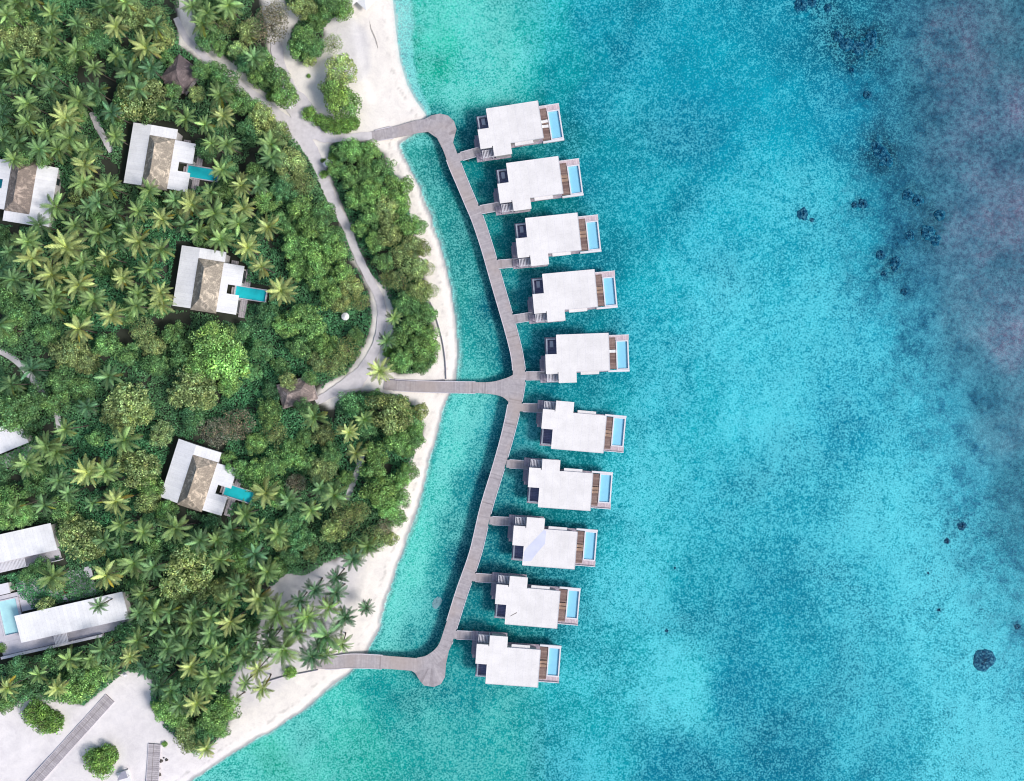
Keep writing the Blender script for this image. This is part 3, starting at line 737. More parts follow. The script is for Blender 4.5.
OW = [(537.8,100.8,8.9),(558.2,156.3,7.7),(577.4,212.8,6.0),(594.5,269.4,5.2),(608.6,333.1,2.0),
      (603.4,453.1,-5.0),(590.3,510.8,-4.2),(574.6,569.2,-4.5),(557.0,628.5,-5.0),(537.8,687.3,-4.2)]
ORD = ['first','second','third','fourth','fifth','sixth','seventh','eighth','ninth','tenth','eleventh','twelfth','thirteenth','fourteenth','fifteenth','sixteenth']
VL = ['white flat-roofed villa on stilts at the northern end, two white loungers on deck',
 'white flat-roofed villa on stilts, second from the top of the row',
 'white flat-roofed villa on stilts, third from the top of the row',
 'white flat-roofed villa on stilts, fourth from the top of the row',
 'white flat-roofed villa on stilts just above the middle jetty junction',
 'white flat-roofed villa on stilts just below the middle jetty junction',
 'white flat-roofed villa on stilts, fourth from the bottom of the row',
 'white stilt villa whose roof carries a large pale blue-grey stain',
 'white stilt villa, second from the bottom, short dark mark on its roof',
 'white flat-roofed villa on stilts at the southern end of the row']
VN = ['northernmost stilt villa', 'second stilt villa from the top', 'third stilt villa from the top', 'fourth stilt villa from the top', 'stilt villa just above the middle jetty',
      'stilt villa just below the middle jetty', 'fourth stilt villa from the bottom', 'stained-roof stilt villa', 'second stilt villa from the bottom', 'southernmost stilt villa']
protoN = protoS = None; villas = []
for i, (px, py, an) in enumerate(OW):
    s = 1 if i < 5 else -1
    if i == 0: v = protoN = ow_villa(1, px, py, an)
    elif i == 5: v = protoS = ow_villa(-1, px, py, an)
    else:
        v = copy_tree(protoN if i < 5 else protoS); v.location = (*W(px, py, 5.0), 0); v.rotation_euler.z = R(an)
    tag(v, VL[i], 'villa', 'stilt villas in a row along the boardwalk'); villas.append(v)
    t_ = 0.97+0.03*random.random()
    for k in v.children:
        if k.name.startswith('roof'): k.color = (t_, t_*0.995, t_, 1)
# the stain on the eighth roof and the mark on the ninth: thin films of dirt, parts of their villas
def film(v, pts, name, matn, label):
    mb = MB(); mb.poly(pts, 5.0, 5.006); o = mb.build(name, matn, v); o['label'] = label
M['stain'] = simple('pale_blue_grey_stain', lin(206, 208, 226), 0.06, 0.5, 0.6)
film(villas[7], [(-12.6,.9),(-12.6,3.2),(-12.0,4.4),(-8.2,9.0),(-7.6,8.7),(-7.7,5.6),(-9.6,3.0),(-10.7,1.2)], 'roof_stain', 'stain', 'pale blue-grey stain across the roof')
film(villas[8], [(-11.7,1.9),(-11.5,2.2),(-10.0,3.2),(-10.2,2.8)], 'roof_mark', 'frame', 'short dark mark on the roof')

GW = [((458.5,157.3),(482,150.5)),((477.5,210.3),(501,206)),((494.5,264.6),(521,262.4)),((511,319.6),(533,316.2)),((523,376),(545,375.6)),
      ((520,407.4),(543,408.2)),((506.5,463.6),(528,465)),((489.5,520.4),(511,521.6)),((472.5,577.2),(496,578.8)),((453.5,634.6),(478,635.8))]
gproto = None
for i, (a, b) in enumerate(GW):
    ax, ay = W(*a, 1.3); bx_, by_ = W(*b, 1.3); L = math.hypot(bx_-ax, by_-ay); an = math.atan2(by_-ay, bx_-ax)
    if gproto is None:
        g = gproto = empty('footbridge', (ax, ay, 0), an); gL = L
        mb = MB()
        n = 14
        for k in range(n):
            mb.add([(k*L/n, -.98, 1.315), ((k+1)*L/n, -.98, 1.315), ((k+1)*L/n, .98, 1.315), (k*L/n, .98, 1.315),
                    (k*L/n, -.98, 1.15), ((k+1)*L/n, -.98, 1.15), ((k+1)*L/n, .98, 1.15), (k*L/n, .98, 1.15)], [(0,1,2,3),(7,6,5,4),(0,4,5,1),(2,6,7,3)], random.gauss(.5, .15))
        mb.build('deck', 'pier', g, tones=True)
        for yy in (-1.05, 1.05):
            k_ = MB(); k_.box(0.8, L, yy-.07, yy+.07, 1.1, 1.42); k_.build('kerb', 'kerb', g)
            for xx in (L*.35, L*.8):
                p = MB(); p.tube([(xx, yy*.75, -2.6), (xx, yy*.75, 1.15)], .13, 8); p.build('pile', 'pile', g, True)
    else:
        g = copy_tree(gproto); g.location = (ax, ay, 0); g.rotation_euler.z = an; g.scale = (L/gL, 1, 1)
    tag(g, 'short plank footbridge joining the boardwalk to the '+VN[i], 'footbridge', 'footbridges to the stilt villas')

# loungers on the pool decks
def lounger(matn):
    r = empty('sun_lounger', (0, 0, 0))
    f_ = MB(); f_.box(-.95, .95, -.36, .36, .22, .28)
    for xx in (-.85, .75):
        for yy in (-.32, .26): f_.box(xx, xx+.08, yy, yy+.06, 0, .22)
    f_.build('frame', 'white_paint' if matn == 'cushion' else 'frame', r)
    c_ = MB(); c_.box(-.35, .95, -.33, .33, .281, .40); c_.slab([(-.95,-.33,.72),(-.36,-.33,.40),(-.36,.33,.40),(-.95,.33,.72)], .11); c_.build('cushion', matn, r)
    return r
LW, LB = lounger('cushion'), lounger('brown_cushion')
def place_on(v, x, y, z, o, rz=0.0):
    m = Matrix.Translation(v.location) @ Matrix.Rotation(v.rotation_euler.z, 4, 'Z'); p = m @ Vector((x, y, z))
    o.location = p; o.rotation_euler = (0, 0, v.rotation_euler.z+rz)
first = {id(LW): True, id(LB): True}
for i, v in enumerate(villas):
    s = 1 if i < 5 else -1; src = LW if i in (0, 4) else LB
    for k, yd in enumerate((4.2, 5.4) if i == 0 else (4.3, 5.2)):
        if i == 4 and k == 1: continue
        if first[id(src)]: o = src; first[id(src)] = False
        else: o = copy_tree(src)
        place_on(v, 1.0, -s*yd, 1.5, o, R(random.uniform(-4, 4)))
        up = (k == 0) == (s > 0)
        which = 'only' if i == 4 else ('upper' if up else 'lower')
        tag(o, f"{which} {'white-cushioned' if src is LW else 'tan woven'} lounger on the deck of the {VN[i]}", 'sun lounger', 'loungers on the pool decks')

# ------------------------------------------------------------------ thatched island villas
def land_villa(px, py, ang, teal=True):
    """x to the photo's right, y growing down from the roof's outer corner"""
    z0 = LAND_Z
    x, y = W(px, py, z0+3.3); root = empty('thatched_villa', (x, y, z0), R(ang))
    k = .975
    def q(mb, x0, x1, y0, y1, za, zb, th=.18):   # roof plane sloping in x
        return mb.slab([(x0*k, -y1*k, za), (x1*k, -y1*k, zb), (x1*k, -y0*k, zb), (x0*k, -y0*k, za)], th)
    rl = MB(); q(rl, 0, 4.95, 0, 15.3, 3.3, 4.0); rl.build('roof', 'seam_roof', root)
    rt = MB(); q(rt, 4.95, 11.4, -.0, 2.55, 3.98, 3.7); rt.build('roof', 'seam_roof_x', root)
    rr = MB(); q(rr, 11.1, 16.3, 2.75, 7.9, 3.85, 3.4); q(rr, 11.1, 13.0, 7.9, 10.2, 3.85, 3.685); q(rr, 11.1, 16.1, 10.2, 15.1, 3.85, 3.42); rr.build('roof', 'seam_roof', root)
    th = MB(); a, b, c, d = 4.8*k, 11.25*k, -2.6*k, -15.6*k; zc, zr, xr = 3.95, 6.3, 7.7*k
    n = 10
    V = [(a,c,zc),(b,c,zc),(b,d,zc),(a,d,zc),(xr,c-2.4,zr),(xr,d+3.0,zr),(a,c,zc-.35),(b,c,zc-.35),(b,d,zc-.35),(a,d,zc-.35)]
    th.add(V, [(0,4,1)[::-1],(1,4,5,2)[::-1],(2,5,3)[::-1],(3,5,4,0)[::-1],(0,1,7,6),(1,2,8,7),(2,3,9,8),(3,0,6,9),(6,7,8,9)])
    th.build('thatch_roof', 'thatch', root)
    rd = MB(); rd.tube([(xr,c-2.3,zr+.02),(xr,d+2.9,zr+.02)], .16, 6); rd.build('ridge_cap', 'thatch', root)
    wl = MB(); wl.box(.6, 10.9, -14.6, -.5, 0, 3.25); wl.box(10.9, 15.4, -7.3, -3.2, 0, 3.25); wl.box(10.9, 15.2, -14.2, -10.6, 0, 3.25); wl.build('wall', 'wall', root)
    for yy in (-3, -7, -11):
        wn = MB(); wn.box(.54, .6, yy-1.6, yy, .9, 2.5); w_ = wn.build('window', 'glass', root)
        wf = MB(); wf.box(.50, .54, yy-1.7, yy+.1, .8, .9); wf.box(.50, .54, yy-1.7, yy+.1, 2.5, 2.6); wf.build('frame', 'frame', w_)
    for yy in (-3.6, -11.0):
        dn = MB(); dn.box(15.4 if yy > -5 else 15.2, 15.46 if yy > -5 else 15.26, yy-3.1, yy, .1, 2.6); dn.build('sliding_door', 'glass', root)
    dk = MB(); dk.box(15.5, 17.0, -7.4, -3.0, .05, .45); dk.box(15.3, 16.9, -15.1, -10.6, .05, .45); dk.box(11.5, 13.2, -2.6, -1.4, .05, .42); dk.box(12.6, 13.3, -10.1, -7.9, .05, .42); dk.build('terrace', 'sand_boards', root)
    pr = MB(); x0, x1, y0, y1 = 13.35, 21.5, -10.55, -7.3
    pr.box(x0, x0+.25, y0, y1, .02, .62); pr.box(x1-.25, x1, y0, y1, .02, .62); pr.box(x0+.25, x1-.25, y0, y0+.22, .02, .62); pr.box(x0+.25, x1-.25, y1-.22, y1, .02, .62)
    po = pr.build('pool_rim', 'kerb', root)
    fl = MB(); fl.box(x0+.25, x1-.25, y0+.22, y1-.22, .02, .08); fl.build('pool_floor', 'tile_teal', po)
    wt = MB(); wt.add([(x0+.25,y0+.22,.55),(x1-.25,y0+.22,.55),(x1-.25,y1-.22,.55),(x0+.25,y1-.22,.55)], [(0,1,2,3)]); wt.build('pool_water', 'pool_water', po)
    return root
LV = [(133.5,122.5,-9.4,'upper'),(181.9,245.3,-8.9,'middle'),(178.7,438.7,-17.8,'lower'),(48.4,228.2,170.6,'edge')]
LVL = ['thatched villa with white side roofs, highest of the three with teal pools',
       'thatched villa with white side roofs, middle of the three with teal pools',
       'thatched villa with white side roofs, lowest and most tilted, teal pool',
       'thatched villa with white side roofs cut off by the left edge']
lproto = None; TH = []
for i, (px, py, an, _) in enumerate(LV):
    if lproto is None: v = lproto = land_villa(px, py, an)
    else:
        v = copy_tree(lproto); v.location = (*W(px, py, LAND_Z+3.3), LAND_Z); v.rotation_euler.z = R(an)
    tag(v, LVL[i], 'villa', 'thatched villas among the palms'); TH.append(v)
    for k in v.children:
        if k.name.startswith('thatch') or k.name.startswith('ridge'):
            k.color = [(1,1,1,1),(1,1,1,1),(1.0,.97,.95,1),(.72,.68,.72,1)][i]
HOUSES['A'] = [(132,120),(180,126),(197,142),(196,160),(216,163),(215,184),(194,190),(190,192),(122,184)]
HOUSES['B'] = [(181,243),(230,250),(250,268),(248,284),(273,288),(271,303),(246,304),(241,318),(170,308)]
HOUSES['C'] = [(178,436),(228,452),(240,468),(240,482),(257,488),(251,503),(236,500),(224,518),(158,498)]
HOUSES['D'] = [(-30,155),(60,166),(50,230),(-30,220)]

# ------------------------------------------------------------------ metal-roofed houses at the left
def loc_frame(px, py, z, ang):
    return (*W(px, py, z), 0), R(ang)
def metal_house(px, py, L, Dp, ang, label):
    """long lean-to roof; origin at the upper right roof corner, x running to the left as negative, y down as negative"""
    zr = LAND_Z+3.4
    x, y = W(px, py, zr); r = empty('metal_roofed_house', (x, y, LAND_Z), R(ang)); tag(r, label, 'house')
    m = MB(); m.slab([(-L,-Dp,3.1),(0,-Dp,3.1),(0,0,3.5),(-L,0,3.5)], .14); m.build('roof', 'seam_roof_x', r)
    f_ = MB(); f_.box(-L-.05, .05, -Dp-.06, -Dp-.002, 2.9, 3.1); f_.build('gutter', 'white_paint', r)
    wl = MB(); wl.box(-L+.5, -.5, -Dp+.5, -.5, 0, 2.95); wl.build('wall', 'wall', r)
    for k in range(int(L//5)):
        xx = -2.5-k*5; wn = MB(); wn.box(xx-1.6, xx, -Dp+.44, -Dp+.5, .5, 2.3); w_ = wn.build('window', 'glass', r)
        wf = MB(); wf.box(xx-1.7, xx+.1, -Dp+.40, -Dp+.44, .4, .5); wf.box(xx-1.7, xx+.1, -Dp+.40, -Dp+.44, 2.3, 2.4); wf.build('frame', 'frame', w_)
    return r
def pergola_part(r, x0, x1, y0, y1, z):
    p = MB(); n = int((x1-x0)/.34)
    for k in range(n): p.box(x0+k*.34, x0+k*.34+.2, y0, y1, z, z+.1)
    p.box(x0, x1, y0, y0+.12, z-.12, z-.002); p.box(x0, x1, y1-.12, y1, z-.12, z-.002)
    for xx in (x0, x1-.14): p.box(xx, xx+.14, y0, y0+.12, 0, z-.12)
    p.build('pergola', 'white_paint', r)
hF = metal_house(50.6, 523.0, 17.5, 6.7, 12.7, 'short white metal-roofed house cut by the left edge below the middle')
pergola_part(hF, -16, -8.3, -9.2, -6.75, 2.5)
t = MB(); t.box(-17, -1.2, -9.3, -6.2, .03, .3); t.build('terrace', 'grey_stone', hF)
t = MB(); t.box(-8.2, -.8, -9.6, -9.4, 0, 1.5); t.build('garden_wall', 'white_paint', hF)
hG = metal_house(122.3, 591.6, 27.0, 6.8, 12.7, 'long white metal-roofed house beside a light blue pool, bottom left')
pergola_part(hG, -19.3, -15.8, -9.5, -6.85, 2.5)
t = MB(); t.box(-34, -.5, -9.4, -6.3, .03, .3); t.box(-27, -8, 0.2, 7.5, .03, .28); t.box(-32.6, -27.1, -6.28, -4.92, .03, .29); t.box(-37, -32.62, -6.28, 5.2, .03, .27); t.box(-32.6, -27.05, 4.12, 5.2, .03, .26); t.build('terrace', 'grey_stone', hG)
t = MB(); t.box(-34, -8.5, -10.1, -9.5, 0, 1.3); t.build('garden_wall', 'white_paint', hG)
pm = MB(); a0, a1, b0, b1 = -32.6, -27.2, -4.9, 4.1
for e in ((a0,a0+.25,b0,b1),(a1-.6,a1,b0,b1),(a0+.25,a1-.6,b0,b0+.25),(a0+.25,a1-.6,b1-.25,b1)): pm.box(*e, .02, .5)
po = pm.build('pool_rim', 'kerb', hG)
t = MB(); t.box(a0+.25, a1-.6, b0+.25, b1-.25, .02, .08); t.build('pool_floor', 'tile_pale', po)
t = MB(); t.add([(a0+.25,b0+.25,.42),(a1-.6,b0+.25,.42),(a1-.6,b1-.25,.42),(a0+.25,b1-.25,.42)], [(0,1,2,3)]); t.build('pool_water', 'pool_water', po)
hE = metal_house(18.5, 419.5, 14, 6.0, 22, 'white roof corner under dark trees at the left edge')
t = MB(); t.box(-13, .5, -9.5, -6.1, .03, .3); t.build('terrace', 'grey_stone', hE)
HOUSES['F'] = [(-30,541),(8,531),(51,522),(56,551),(55,560),(-30,582)]
HOUSES['G'] = [(-30,600),(20,588),(36,608),(120,590),(128,619),(96,640),(-30,668)]
HOUSES['E'] = [(-30,420),(30,421),(32,436),(22,448),(-30,465)]
def gobj(name, px, py, rz=0, z=None):
    x, y = W(px, py, 1.5); return empty(name, (x, y, gz(x, y) if z is None else z), R(rz))
# little white flat-roofed shed beside house F
r = gobj('garden_shed', 8.5, 587, 12.7); tag(r, 'small white flat-roofed shed just below the short metal-roofed house', 'shed')
t = MB(); t.box(-1.25, 1.25, -1.15, 1.15, 0, 2.1); t.build('wall', 'wall', r)
t = MB(); t.box(-1.4, 1.4, -1.3, 1.3, 2.1, 2.25); t.build('roof', 'white_paint', r)
t = MB(); t.box(-.4, .4, -1.2, -1.151, .05, 1.9); t.build('door', 'frame', r)
# sofa and table on the terrace of house G
r = gobj('outdoor_sofa', 66, 590.5, 8, LAND_Z+.28); tag(r, 'red-brown outdoor sofa on the grey terrace above the long roof', 'sofa')
t = MB(); t.box(-.75, .75, -.9, .9, .1, .42); t.box(-.7, -.6, -.8, -.7, 0, .1); t.box(.6, .7, .7, .8, 0, .1); t.box(.6, .7, -.8, -.7, 0, .1); t.box(-.7, -.6, .7, .8, 0, .1); t.build('base', 'frame', r)
t = MB(); t.box(-.45, .7, -.6, .6, .425, .6); t.build('seat', 'red_brown', r)
t = MB(); t.box(-.75, -.47, -.88, .88, .425, .95); t.build('backrest', 'red_brown', r)
r = gobj('patio_table', 67.5, 596.5, 8, LAND_Z+.28); tag(r, 'white square patio table beside the red-brown sofa', 'table')
t = MB(); t.box(-.7, .7, -.6, .6, .68, .74); t.build('tabletop', 'white_paint', r)
for sx in (-.6, .52):
    for sy in (-.5, .42):
        t = MB(); t.box(sx, sx+.08, sy, sy+.08, 0, .68); t.build('leg', 'white_paint', r)

# ------------------------------------------------------------------ thatched huts
def hut(px, py, hw, hd, hgt, rz, label, col, ridge=0.0):
    r = gobj('thatched_hut', px, py, rz, LAND_Z); tag(r, label, 'hut')
    t = MB(); e = 2.3
    V = [(-hw,-hd,e),(hw,-hd,e),(hw,hd,e),(-hw,hd,e),(-ridge,0,e+hgt),(ridge+.01,0,e+hgt),(-hw,-hd,e-.25),(hw,-hd,e-.25),(hw,hd,e-.25),(-hw,hd,e-.25)]
    t.add(V, [(0,1,5,4),(1,2,5),(2,3,4,5),(3,0,4),(6,7,1,0),(7,8,2,1),(8,9,3,2),(9,6,0,3),(9,8,7,6)])
    o = t.build('thatch_roof', 'thatch', r); o.color = col
    for sx in (-1, 1):
        for sy in (-1, 1):
            t = MB(); t.tube([(sx*(hw-.4), sy*(hd-.4), 0), (sx*(hw-.4), sy*(hd-.4), 2.1)], .1, 8); t.build('post', 'bark', r, True)
    t = MB(); t.box(-hw+.3, hw-.3, -hd+.3, hd-.3, .02, .3); t.build('floor', 'sand_boards', r)
    return r
hut(184, 77, 3.6, 3.4, 2.6, 52, 'dark thatched pyramid hut beside the path near the top', (.50,.46,.57,1))
hut(178, 88, 2.0, 2.0, 1.2, 30, 'low dark thatched roof adjoining the pyramid hut', (.44,.41,.5,1))
hut(299, 392, 4.4, 3.1, 2.4, 16, 'thatched hut where the path ends left of the middle jetty', (.78,.73,.82,1), 1.6)
HOUSES['H1'] = [(172,62),(196,64),(200,90),(186,102),(166,96)]
HOUSES['H2'] = [(280,384),(300,376),(322,386),(324,400),(300,408),(282,404)]

# ------------------------------------------------------------------ small things
def parasol(px, py, w_, rz, hgt, label, matn='cushion', seg=4):
    r = gobj('parasol', px, py, rz); tag(r, label, 'parasol')
    t = MB(); t.tube([(0,0,0),(0,0,hgt)], .045, 8); t.build('pole', 'white_paint', r)
    t = MB(); pts = [(w_*math.cos(2*math.pi*(k+.5)/seg), w_*math.sin(2*math.pi*(k+.5)/seg)) for k in range(seg)]
    V = [(0,0,hgt+.05)]+[(x, y, hgt-.5) for x, y in pts]+[(x, y, hgt-.68) for x, y in pts]
    t.add(V, [(0, 1+k, 1+(k+1)%seg) for k in range(seg)]+[(1+(k+1)%seg, 1+k, 1+seg+k, 1+seg+(k+1)%seg) for k in range(seg)]); t.build('canopy', matn, r)
    t = MB()
    for x, y in pts: t.tube([(0,0,hgt-.05),(x*.98,y*.98,hgt-.56)], .02, 5)
    t.build('rib', 'frame', r)
    t = MB(); t.box(-.3,.3,-.3,.3,0,.12); t.build('base', 'grey_stone', r)
parasol(349, 2.2, 2.7, 42, 2.6, 'white square parasol cut by the top edge, beside the trees')
parasol(366.5, 2.2, 2.7, 48, 2.6, 'white square parasol cut by the top edge, on the open beach')
parasol(346.5, 317, 1.0, 0, 2.3, 'small white round parasol in a gap among green bushes', seg=8)
r = gobj('daybed', 124, 776, 18); tag(r, 'white daybed under a grey canopy on the sand at bottom left', 'daybed')
t = MB(); t.box(-1.5, 1.4, -1.6, 1.2, .1, .45); t.build('mattress', 'cushion', r)
t = MB(); t.slab([(-1.3,-.2,1.5),(1.5,-.3,1.7),(1.5,1.5,1.7),(.4,1.5,1.6)], .06); t.build('canopy', 'grey_fabric', r)
t = MB()
for xx, yy in ((-1.1,-.1),(1.35,-.2),(1.35,1.35)): t.tube([(xx,yy,0),(xx,yy,1.55)], .05, 6)
t.build('frame', 'frame', r)
r = gobj('signboard', 291.5, 107.5, 30); tag(r, 'low pale board beside the hedge tip at the path fork', 'board')
t = MB(); t.slab([(-.55,-.3,.6),(.55,-.3,.6),(.55,.3,.95),(-.55,.3,.95)], .06); t.build('panel', 'white_paint', r)
for xx in (-.45, .37):
    t = MB(); t.box(xx, xx+.08, -.04, .04, 0, .68); t.build('post', 'frame', r)
r = gobj('signboard', 315, 126, -40); tag(r, 'narrow white board standing against the low hedge by the jetty path', 'board')
t = MB(); t.slab([(-.5,-.2,.6),(.5,-.2,.6),(.5,.2,.9),(-.5,.2,.9)], .06); t.build('panel', 'white_paint', r)
for xx in (-.4, .32):
    t = MB(); t.box(xx, xx+.08, -.04, .04, 0, .66); t.build('post', 'frame', r)
r = gobj('signboard', 126.5, 675, 20); tag(r, 'tiny white board at the corner of the sandy plaza', 'board')
t = MB(); t.slab([(-.4,-.25,.6),(.4,-.25,.6),(.4,.25,.9),(-.4,.25,.9)], .06); t.build('panel', 'white_paint', r)
t = MB(); t.box(-.05, .05, -.05, .05, 0, .7); t.build('post', 'frame', r)
r = gobj('buggy', 328.5, 164.5, 40); tag(r, 'small pale-roofed buggy parked under the hedge by the path', 'buggy')
t = MB(); t.box(-1.2, 1.2, -.6, .6, .35, .75); t.box(-.9, .1, -.55, .55, .75, .95); t.build('body', 'kerb', r)
t = MB(); t.box(-1.0, .8, -.62, .62, 1.85, 1.93); t.build('roof', 'white_paint', r)
t = MB()
for xx in (-.95, .7):
    for yy in (-.55, .5): t.box(xx, xx+.05, yy, yy+.05, .75, 1.85)
t.build('roof_frame', 'frame', r)
for xx in (-.75, .75):
    for yy in (-.55, .55):
        t = MB(); t.tube([(xx, yy-.1, .3), (xx, yy+.1, .3)], .3, 12); t.add([], []); t.build('wheel', 'rock', r)

# sand boardwalks at the bottom left
def sandwalk(a, b, w_, label, name='sand_walkway'):
    z = LAND_Z+.22; ax, ay = W(*a, z); bx_, by_ = W(*b, z); L = math.hypot(bx_-ax, by_-ay)
    r = empty(name, (ax, ay, LAND_Z), math.atan2(by_-ay, bx_-ax)); tag(r, label, 'walkway')
    t = MB(); t.box(0, L, -w_/2, w_/2, .06, .22); t.build('deck', 'sand_boards', r)
    for yy in (-w_/2-.08, w_/2+.02, -w_*.08):
        t = MB(); t.box(0, L, yy, yy+.1, .05, .24); t.build('kerb', 'frame' if yy > -w_*.1 and yy < 0 else 'kerb', r)
sandwalk((110, 698), (22, 795), 2.7, 'wide grey plank walkway running diagonally across the bottom left sand')
sandwalk((154.5, 744), (151, 800), 2.9, 'short grey plank walkway at the bottom beside small dark rocks')

# low timber edging beside the hedge and the jetties
def edging(P, label, h=.35):
    line = resample(catmull([(*W(x, y, 1.2), .16) for x, y in P], 6), 1.0); c = line[0]
    mb = MB()
    Ls, Rs = ribbon_pts(line)
    for i in range(len(line)-1):
        z = max(gz(*line[i][:2]), .3)
        mb.slab([(p[0]-c[0], p[1]-c[1], z+h) for p in (Rs[i], Rs[i+1], Ls[i+1], Ls[i])], h+.25)
    o = mb.build('timber_edging', 'edging'); o.location = (c[0], c[1], 0); tag(o, label, 'edging')
edging([(430,302),(436,318),(442,340),(445,360),(446,379)], 'thin dark timber edging between the long hedge and the lagoon beach')
edging([(376,378),(400,380.5),(424,381),(445,380)], 'dark timber edging along the upper side of the middle jetty end', .3)
edging([(262,683),(285,676),(302,673),(318,670)], 'thin dark edging from the sand to the lower jetty end', .3)
# tide wrack line on the north beach
line = catmull([(366,14,.2),(369,21,.3),(371,29,.22),(375,38,.3),(378,48,.2)], 8)
mb = MB()
for i in range(0, len(line)-1):
    x, y = W(line[i][0], line[i][1], 1); z = gz(x, y)
    s_ = .06+.09*random.random(); mb.box(x-s_, x+s_, y-.28, y+.28, z-.02, z+.05)
tag(mb.build('seaweed', 'weed'), 'thin dark wrack line of dry seaweed on the north beach', 'seaweed', kind='stuff')

def lumpy(name, matn, r, zs, seed, n=18, parent=None, amp=.28):
    rs = np.random.default_rng(seed); mb = MB(); ph = rs.random(6)*6.28
    rows = 8; o = []
    for i in range(rows+1):
        v = math.pi/2*i/rows
        for k in range(n):
            u = 2*math.pi*k/n
            rr = r*math.cos(v)*(1+amp*(math.sin(3*u+ph[0])*.5+math.sin(5*u+ph[1]+2*v)*.35+math.sin(9*u+ph[2])*.25)+(rs.random()-.5)*amp*.6)
            o.append((rr*math.cos(u), rr*math.sin(u), zs*math.sin(v)*(1+(rs.random()-.5)*.3)))
    fs = [(i*n+k, i*n+(k+1)%n, (i+1)*n+(k+1)%n, (i+1)*n+k) for i in range(rows) for k in range(n)]
    mb.add(o, fs); return mb.mesh(name, M[matn], False)
rmesh = [lumpy('rock', 'rock', .5, .5, 20+i, 10) for i in range(3)]
for i, (px, py, s_) in enumerate([(160.8,761,1.0),(166.5,760,.8),(158.5,775,1.1),(159,769,.6),(163.5,758,.5)]):
    x, y = W(px, py, 1.2); o = link('rock', rmesh[i % 3]); o.location = (x, y, gz(x, y)-.05); o.scale = (s_,)*3; o.rotation_euler.z = i
    tag(o, ['dark rock, upper left of the five by the short walkway','dark rock, furthest right of the five by the short walkway','dark rock, lowest and largest of the five by the short walkway','small dark rock between the upper and lowest rocks by the walkway','tiny dark rock, topmost of the five by the short walkway'][i], 'rock', 'dark rocks beside the short walkway')

# coral heads
cm = [lumpy('coral_head', 'coral', 2.0, 1.0, 40+i, 44, amp=(.10, .22, .2, .24, .2)[i]) for i in range(5)]
for q_ in range(1): pass
CL = {0:'large round dark coral head alone in the lower right sea', 1:'round dark coral head alone in open water beyond the third villa', 2:'tiny dark coral head touching the lone round one', CH.index((1018,627,3)):'small dark coral head at the right edge above the large round one'}
order = sorted(range(len(CH)), key=lambda i: CH[i][1])
for i, (px, py, rp) in enumerate(CH):
    x, y = W(px, py, -1.5); o = link('coral_head', cm[i % 5]); s_ = rp*MPP/2.0*(1.0 if i in CL else .74)
    o.location = (x, y, -1.6); o.scale = (s_*random.uniform(.9,1.1), s_*random.uniform(.9,1.1), min(.5, .25+s_*.25)); o.rotation_euler.z = random.random()*6
    rk = ORD[order.index(i)] if order.index(i) < len(ORD) else None
    lab = CL.get(i)
    if not lab:
        # name it by its rank down its own cluster of the reef edge
        band = 'topmost reef patch' if py < 60 and px < 835 else 'dark weedy reef patch near the top' if py < 100 else 'reef edge facing the second villa' if py < 180 else 'reef edge facing the third villa' if py < 250 else 'reef edge facing the fourth villa' if py < 400 else 'sparse reef in the lower sea'
        peers = [j for j in order if j not in CL and ('topmost reef patch' if CH[j][1] < 60 and CH[j][0] < 835 else 'dark weedy reef patch near the top' if CH[j][1] < 100 else 'reef edge facing the second villa' if CH[j][1] < 180 else 'reef edge facing the third villa' if CH[j][1] < 250 else 'reef edge facing the fourth villa' if CH[j][1] < 400 else 'sparse reef in the lower sea') == band]
        lab = f'dark coral head, {ORD[peers.index(i)]} down in the {band}'
    tag(o, lab, 'coral', 'dark coral heads on the seabed')
x, y = W(437, 602, -2); o = link('sunken_slab', lumpy('sunken_slab', 'pale_coral', 1.0, .35, 77, 18, amp=.12)); o.location = (x, y, -1.5); o.scale = (1.5, 2.2, 1.0); o.rotation_euler.z = -.5
tag(o, 'pale oval slab lying under water in the lower lagoon', 'slab')

# ------------------------------------------------------------------ vegetation meshes
def quad_mesh(name, Q, tone, mat):
    """Q: (N,4,3) quads, tone: (N,3) colour factors"""
    me = bpy.data.meshes.new(name); n = len(Q)
    fill(me, Q.reshape(-1, 3).astype(np.float32), np.arange(n*4).reshape(n, 4))
    a = me.color_attributes.new('tone', 'FLOAT_COLOR', 'CORNER')
    cc = np.concatenate([tone, np.ones((n, 1))], 1); a.data.foreach_set('color', np.repeat(cc, 4, 0).astype(np.float32).ravel())
    me.materials.append(mat); return me

def leaf_quads(cen, nrm, ln_, wd, rs, fold=0.0):
    n = len(cen); nrm = nrm/np.linalg.norm(nrm, axis=1, keepdims=True)
    r = rs.normal(size=(n, 3)); u = r-(r*nrm).sum(1, keepdims=True)*nrm; u /= np.linalg.norm(u, axis=1, keepdims=True)
    v = np.cross(nrm, u); L = (ln_ if np.ndim(ln_) else np.full(n, ln_))[:, None]; Wd = (wd if np.ndim(wd) else np.full(n, wd))[:, None]
    return np.stack([cen-u*L/2, cen+v*Wd/2, cen+u*L/2, cen-v*Wd/2], 1)

